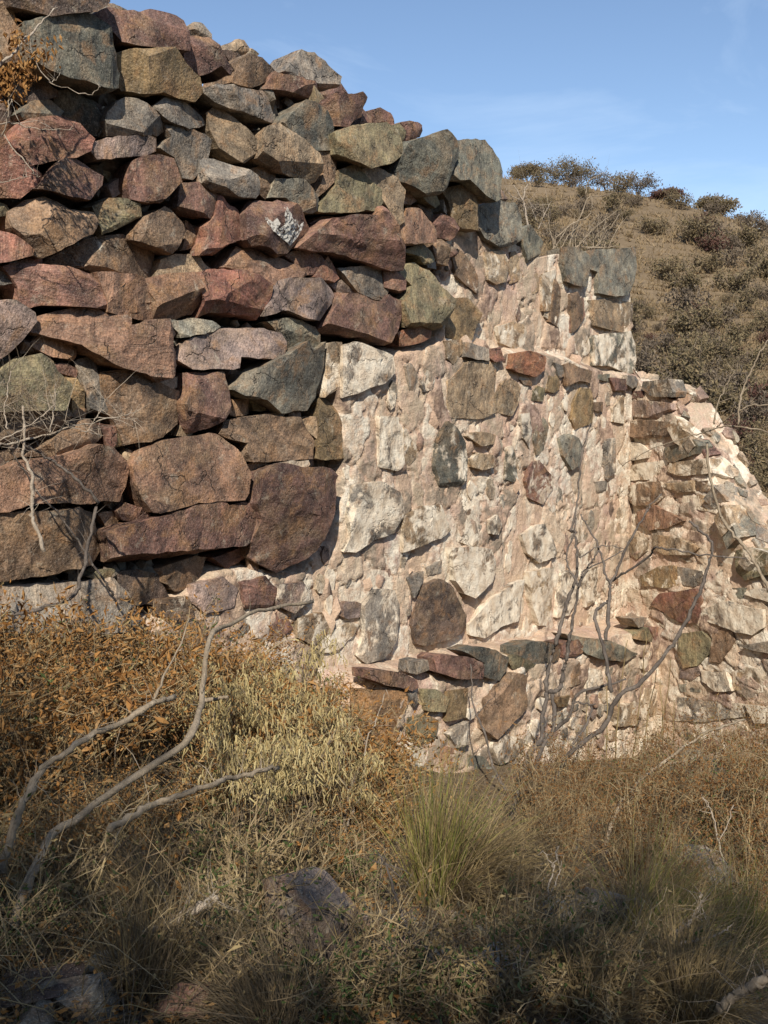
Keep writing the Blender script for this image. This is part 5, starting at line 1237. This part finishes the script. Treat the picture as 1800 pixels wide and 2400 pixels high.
sapling('thorn_sapling', 'bare thorny grey sapling with several upright stems in front of the mortared wall', bN, [
    (n_((240, 1000), (260, 850), (330, 640), (400, 550), (405, 430), (430, 300)), [yb, yb + .25], .017, .013),
    (n_((430, 300), (430, 200)) + m_((15, 1000), (40, 900), (80, 760), (120, 640), (170, 480), (170, 300), (155, 150)) + k_((130, 1640), (170, 1450), (190, 1300), (200, 1100), (240, 930), (280, 800)), [yb + .25, yb + .5, yb + .75], .013, .004),
    (n_((440, 290), (500, 270), (520, 170)) + m_((90, 1150), (110, 1000), (150, 800), (190, 580), (250, 450), (300, 370), (350, 270)), [yb + .25, yb + .35], .013, .005),
    (m_((190, 580), (160, 520), (100, 420), (95, 330), (150, 160), (165, 0)), [yb + .3, yb + .6], .006, .004),
    (n_((300, 920), (340, 780), (400, 600), (470, 480), (460, 300)), [yb, yb + .25], .014, .011),
    (n_((280, 960), (330, 880), (470, 770), (520, 690), (560, 620), (740, 490), (820, 320), (960, 230), (1100, 60)) + m_((980, 930), (1100, 680), (1190, 450), (1225, 250), (1140, 160), (1050, 70)), [yb, yb - .2, yb - .1], .016, .006),
    (m_((440, 1400), (410, 1200), (350, 950), (310, 800), (370, 720), (415, 690), (430, 560), (400, 500), (370, 350), (290, 180), (200, 20)), [yb - .1, yb + .2, yb + .5], .011, .004),
    (m_((400, 1000), (415, 800), (430, 600), (440, 540), (560, 280), (640, 130), (720, 0)) + k_((740, 1450), (830, 1350)), [yb + .1, yb + .4], .010, .003),
    (m_((440, 540), (560, 460), (740, 340), (780, 280), (900, 290), (1150, 330), (1480, 360)), [yb + .3, yb - .2], .006, .004),
    (m_((190, 360), (360, 260), (550, 290)), [yb + .35, yb + .4], .004, .002),
    (m_((200, 500), (260, 440), (560, 290)), [yb + .3, yb + .4], .005, .003),
    (n_((440, 530), (560, 420), (590, 310), (740, 260), (870, 220)), [yb + .2, yb + .1], .011, .006),
    (n_((590, 340), (640, 355), (700, 360)), [yb + .15, yb + .15], .006, .004),
    (n_((560, 600), (650, 470), (680, 370)), [yb, yb + .15], .008, .006)], DARKBARK, 'sapling', 16, 11)
bS = G(1195, 1870)
sapling('bare_stick', 'slim dark leaning stick standing left of the thorny sapling', bS, [(n_((225, 880), (130, 700), (90, 530), (20, 350), (10, 130)), [bS[1], bS[1] + .3], .009, .004), (n_((40, 420), (80, 370), (130, 320)), [bS[1] + .2, bS[1] + .25], .004, .002)], DARKBARK, 'stick', 0, 9)
bR = G(1416, 1990); yr_ = float(bR[1])
sapling('leaning_branch', 'long brown leaning branch with a pale tip reaching to the wing of the wall', bR, [(n_((750, 1150), (820, 950), (950, 780), (1100, 660), (1300, 520), (1420, 480), (1530, 440)), [yr_, yr_ + .6], .013, .005), (n_((1100, 690), (1200, 670), (1280, 640)), [yr_ + .3, yr_ + .35], .006, .004), (n_((800, 1010), (900, 880), (940, 820)), [yr_ + .1, yr_ + .15], .005, .002)], BARK, 'branch', 0, 10, 3, .08)
for i, (x0, y0, x1, y1) in enumerate([(1415, 1830, 1420, 1560), (1440, 1840, 1470, 1500), (1470, 1830, 1515, 1480), (1500, 1840, 1540, 1570), (1545, 1850, 1548, 1590), (1390, 1850, 1375, 1600), (1520, 1850, 1575, 1540), (1590, 1860, 1580, 1640)]):
    b = G(x0, y0 + 40); y = float(b[1]); sapling('dry_stalk', 'slender straw-coloured stalk standing against the pale end of the ledge', b, [([(x0, y0 + 40), ((x0 + x1) / 2 + 6 * (-1) ** i, (y0 + y1) / 2), (x1, y1)], [y, y + .2], .005, .0022)], STRAW, 'stalk', 0, 30 + i, 5, .06)['group'] = 'straw stalks in front of the ledge'
# thin tall stems through the foreground
for i, (px, lab) in enumerate([(crop(600, 1800, K3, [(560, 450), (620, 300), (680, 150), (705, 0)]), 'pale thin forked stem rising from the orange shrubs'), (crop(1200, 1800, K3, [(215, 1150), (230, 850), (270, 650), (300, 500)]), 'pale upright twig with short forks right of the big tussock'),
                               (crop(1200, 1800, K3, [(1400, 800), (1340, 480), (1290, 280), (1240, 190)]), 'long bare stem among the rusty weeds'), (crop(1200, 1800, K3, [(340, 1450), (300, 1380), (265, 1260)]), 'short pale bud-tipped twig in the shaded foreground'), (crop(400, 1400, K3, [(1150, 1500), (1230, 1280), (1270, 950), (1330, 800), (1400, 600)]), 'long straw stem leaning in front of the orange plaster')]):
    b = G(*px[0]); y = float(b[1]); sapling('upright_twig', lab, b, [(px, [y, y + .15], .005, .002), ([px[1], (px[1][0] + 26, px[1][1] - 55), (px[1][0] + 34, px[1][1] - 90)], [y + .05, y + .1], .003, .0015), ([px[2], (px[2][0] - 24, px[2][1] - 40)], [y + .1, y + .1], .0026, .0012)], PALEBARK, 'twig', 0, 50 + i, 2, .07)

# twigs against the left edge of the wall
d_ = lambda *p: crop(0, 900, K5, p); a_ = lambda *p: crop(0, 0, K5, p)
sapling('bare_shrub', 'pale leafless shrub with crossing twigs against the big lower stones', at_depth(40, 1400, 4.2), [
    (d_((350, 1310), (270, 1100), (250, 950), (250, 720), (180, 560), (190, 400), (180, 170)), [4.25, 4.3], .009, .005),
    (d_((-60, 490), (0, 480), (200, 440), (540, 340), (900, 260), (1040, 225)), [4.2, 4.6], .006, .002), (d_((540, 340), (700, 380), (800, 405)), [4.4, 4.5], .0025, .0012), (d_((910, 262), (1080, 270)), [4.6, 4.6], .002, .001), (d_((540, 340), (500, 280)), [4.4, 4.4], .002, .001),
    (d_((60, 350), (30, 200), (60, 60), (80, -100)), [4.2, 4.3], .003, .002), (d_((0, 440), (250, 300), (420, 160), (430, 0)), [4.2, 4.4], .003, .0015), (d_((380, 380), (420, 170), (415, 60)), [4.3, 4.4], .003, .0015), (d_((730, 300), (830, 110)), [4.5, 4.6], .002, .001)], PALEBARK, 'shrub', 0, 61, 9, .16)
sapling('bare_shrub', 'dark forked branch standing in front of the lowest big stones', at_depth(55, 1500, 4.3), [
    (d_((100, 1790), (350, 1740), (560, 1659), (630, 1500), (700, 1200), (760, 920)), [4.3, 4.55], .010, .007), (d_((760, 920), (620, 770), (480, 650), (340, 560), (200, 480), (60, 380)), [4.55, 4.4], .008, .004),
    (d_((880, 1640), (820, 1540), (700, 1370), (560, 1160), (440, 1000), (300, 850), (150, 620), (60, 480)), [4.75, 4.4], .006, .003)], DARKBARK, 'shrub', 0, 62, 4, .1)
def leafy_twig():
    base = at_depth(-30, 170, 4.25); root = sapling('leafy_twig', 'twig with withered orange leaves hanging before the top of the wall', base, [
        (a_((440, 45), (300, 200), (190, 310), (100, 420), (-60, 560)), [4.45, 4.25], .002, .006), (a_((190, 310), (250, 420), (380, 640), (470, 570)), [4.3, 4.4], .003, .0015), (a_((380, 640), (690, 735), (770, 670)), [4.4, 4.45], .002, .001),
        (a_((0, 960), (120, 960), (340, 1010), (570, 1000)), [4.3, 4.4], .003, .001), (a_((20, 1050), (60, 900), (80, 760), (150, 960)), [4.3, 4.3], .003, .0015), (a_((20, 1050), (250, 1330), (310, 1380)), [4.3, 4.35], .003, .0015), (a_((-40, 1430), (140, 1390), (240, 1370)), [4.3, 4.3], .002, .001)], PALEBARK, 'twig', 0, 63, 3, .08)
    rng = np.random.default_rng(4); P = []
    for (x, y, s, n) in ((330, 380, 60, 45), (110, 300, 55, 40), (60, 600, 80, 90), (200, 560, 60, 40), (120, 470, 70, 50), (30, 720, 50, 30)):
        P += [at_depth(*a_((x + rng.normal(0, s), y + rng.normal(0, s)))[0], 4.32 + rng.normal(0, .04)) for k in range(n)]
    P = np.array(P); mb = MB(); leaves(mb, P, rng.normal(0, .5, P.shape) + [0, 0, -1], .026 * rng.uniform(.5, 1.5, len(P)), .012, rng, 0, .5, .5)
    o = mb.build('withered_leaves', DRYLEAF, loc=base); o.parent = root; o.location = (0, 0, 0)
leafy_twig()
def left_tangle():
    rng = np.random.default_rng(8); base = at_depth(20, 1010, 4.3); mb = MB(); n = 170; c = np.array([at_depth(*d_((rng.normal(120, 130), rng.normal(150, 110)))[0], 4.38 + rng.normal(0, .06)) for k in range(n)])
    ribbons(mb, c, rng.normal(0, 1, (n, 3)) + [0, 0, .3], rng.uniform(.08, .25, n), .0028, .2, rng, 4, 0, .15); o = mb.build('twig_tangle', TWIG, loc=base); tag(o, 'knot of fine grey twigs caught against the stones', 'twigs')
left_tangle()

# dead brush on the broken top of the wall, right
i_ = lambda *p: crop(1300, 300, K5, p); f_ = lambda *p: crop(900, 200, K5, p); yt = float(PL['U'].hit(1380, 590, -.35)[1])
sapling('dead_brush', 'bleached dead shrub with a forked stem growing on the broken wall top', at_depth(*f_((1120, 1130))[0], yt - .9), [
    (f_((1125, 1130), (1100, 980), (1080, 900), (1010, 770)), [yt - .9, yt - .9], .010, .003), (f_((1080, 900), (1105, 790), (1150, 755)), [yt - .9, yt - .85], .006, .003), (f_((1080, 900), (980, 850), (940, 790)), [yt - .9, yt - .95], .004, .002), (f_((1190, 1060), (1150, 960), (1140, 930)), [yt - .8, yt - .8], .003, .002), (f_((1200, 1120), (1250, 1000), (1300, 900)), [yt - .8, yt - .75], .004, .002)], PALEBARK, 'shrub', 0, 71, 8, .2)
stw = []; rng_ = np.random.default_rng(72)
for k in range(26):
    x0 = rng_.uniform(-20, 430); x1 = x0 + rng_.normal(60, 110); ln = rng_.uniform(60, 300); stw.append((i_((x0, 945), ((x0 + x1) / 2 + rng_.normal(0, 15), 930 - ln * .55), (x1, 930 - ln)), [yt + (x0 - 200) * .0012, yt + (x0 - 200) * .0012 + .1], .005, .0022))
stw += [(i_((100, 930), (180, 740), (260, 550), (360, 530), (480, 500)), [yt, yt + .1], .008, .003), (i_((240, 520), (260, 420), (330, 375), (415, 335)), [yt, yt], .006, .002), (i_((0, 860), (150, 740), (260, 690), (290, 600), (290, 530)), [yt - .1, yt], .007, .003), (i_((330, 930), (370, 850), (390, 790), (440, 740)), [yt + .1, yt + .1], .006, .002), (i_((180, 920), (400, 930), (490, 915)), [yt, yt + .1], .006, .003)]
sapling('dead_brush', 'heap of dead grey sticks on top of the wall beside the squared corner blocks', at_depth(*i_((200, 950))[0], yt), stw, BARK, 'brush', 0, 73, 3, .16)
sapling('arching_twig', 'arching pale twigs crossing in front of the wing of the wall', at_depth(1830, 1500, 5.2), [
    (k_((1800, 640), (1659, 660), (1500, 670), (1350, 760), (1260, 830)), [5.2, 5.5], .005, .003), (k_((1800, 900), (1659, 870), (1450, 830), (1300, 830), (1150, 880), (1000, 920), (740, 1010), (520, 1130)), [5.2, 5.8], .005, .002),
    (k_((1430, 820), (1440, 620), (1500, 450), (1570, 300), (1659, 150)), [5.3, 5.4], .006, .003), (k_((1240, 820), (1270, 650), (1330, 520), (1400, 390)), [5.4, 5.5], .005, .002)] + [(k_((1190, 950), (1200, 1200), (1290, 1510)) + m_((1300, 50), (1400, 190), (1500, 300), (1580, 440), (1680, 620)), [5.6, 5.3], .006, .009)], BARK, 'twig', 0, 74, 2, .12)

# ------------------------------------------------------------------ thorn trees behind the photographer, whose shade lies over the near ground
for i, (x, y, h, w) in enumerate([(-2.3, -4.4, 4.35, 4.0), (0.5, -4.4, 4.0, 3.4), (3.0, -4.2, 4.1, 3.6), (-4.9, -3.6, 3.9, 3.0)]):
    t = thorn_tree('thorn_tree', 80 + i, h, w, h * .6, [HILLGREEN, TWIG], 1800, .13, .5); put(t, np.array([x, y, float(ground_h(x, y)) - .1]))
    tag(t, ['tall wide thorn tree on the bank facing the wall', 'thorn tree on the bank beside the tallest one', 'short thorn tree on the bank facing the ledge', 'slim thorn tree near the dry-laid end of the wall'][i], 'tree')
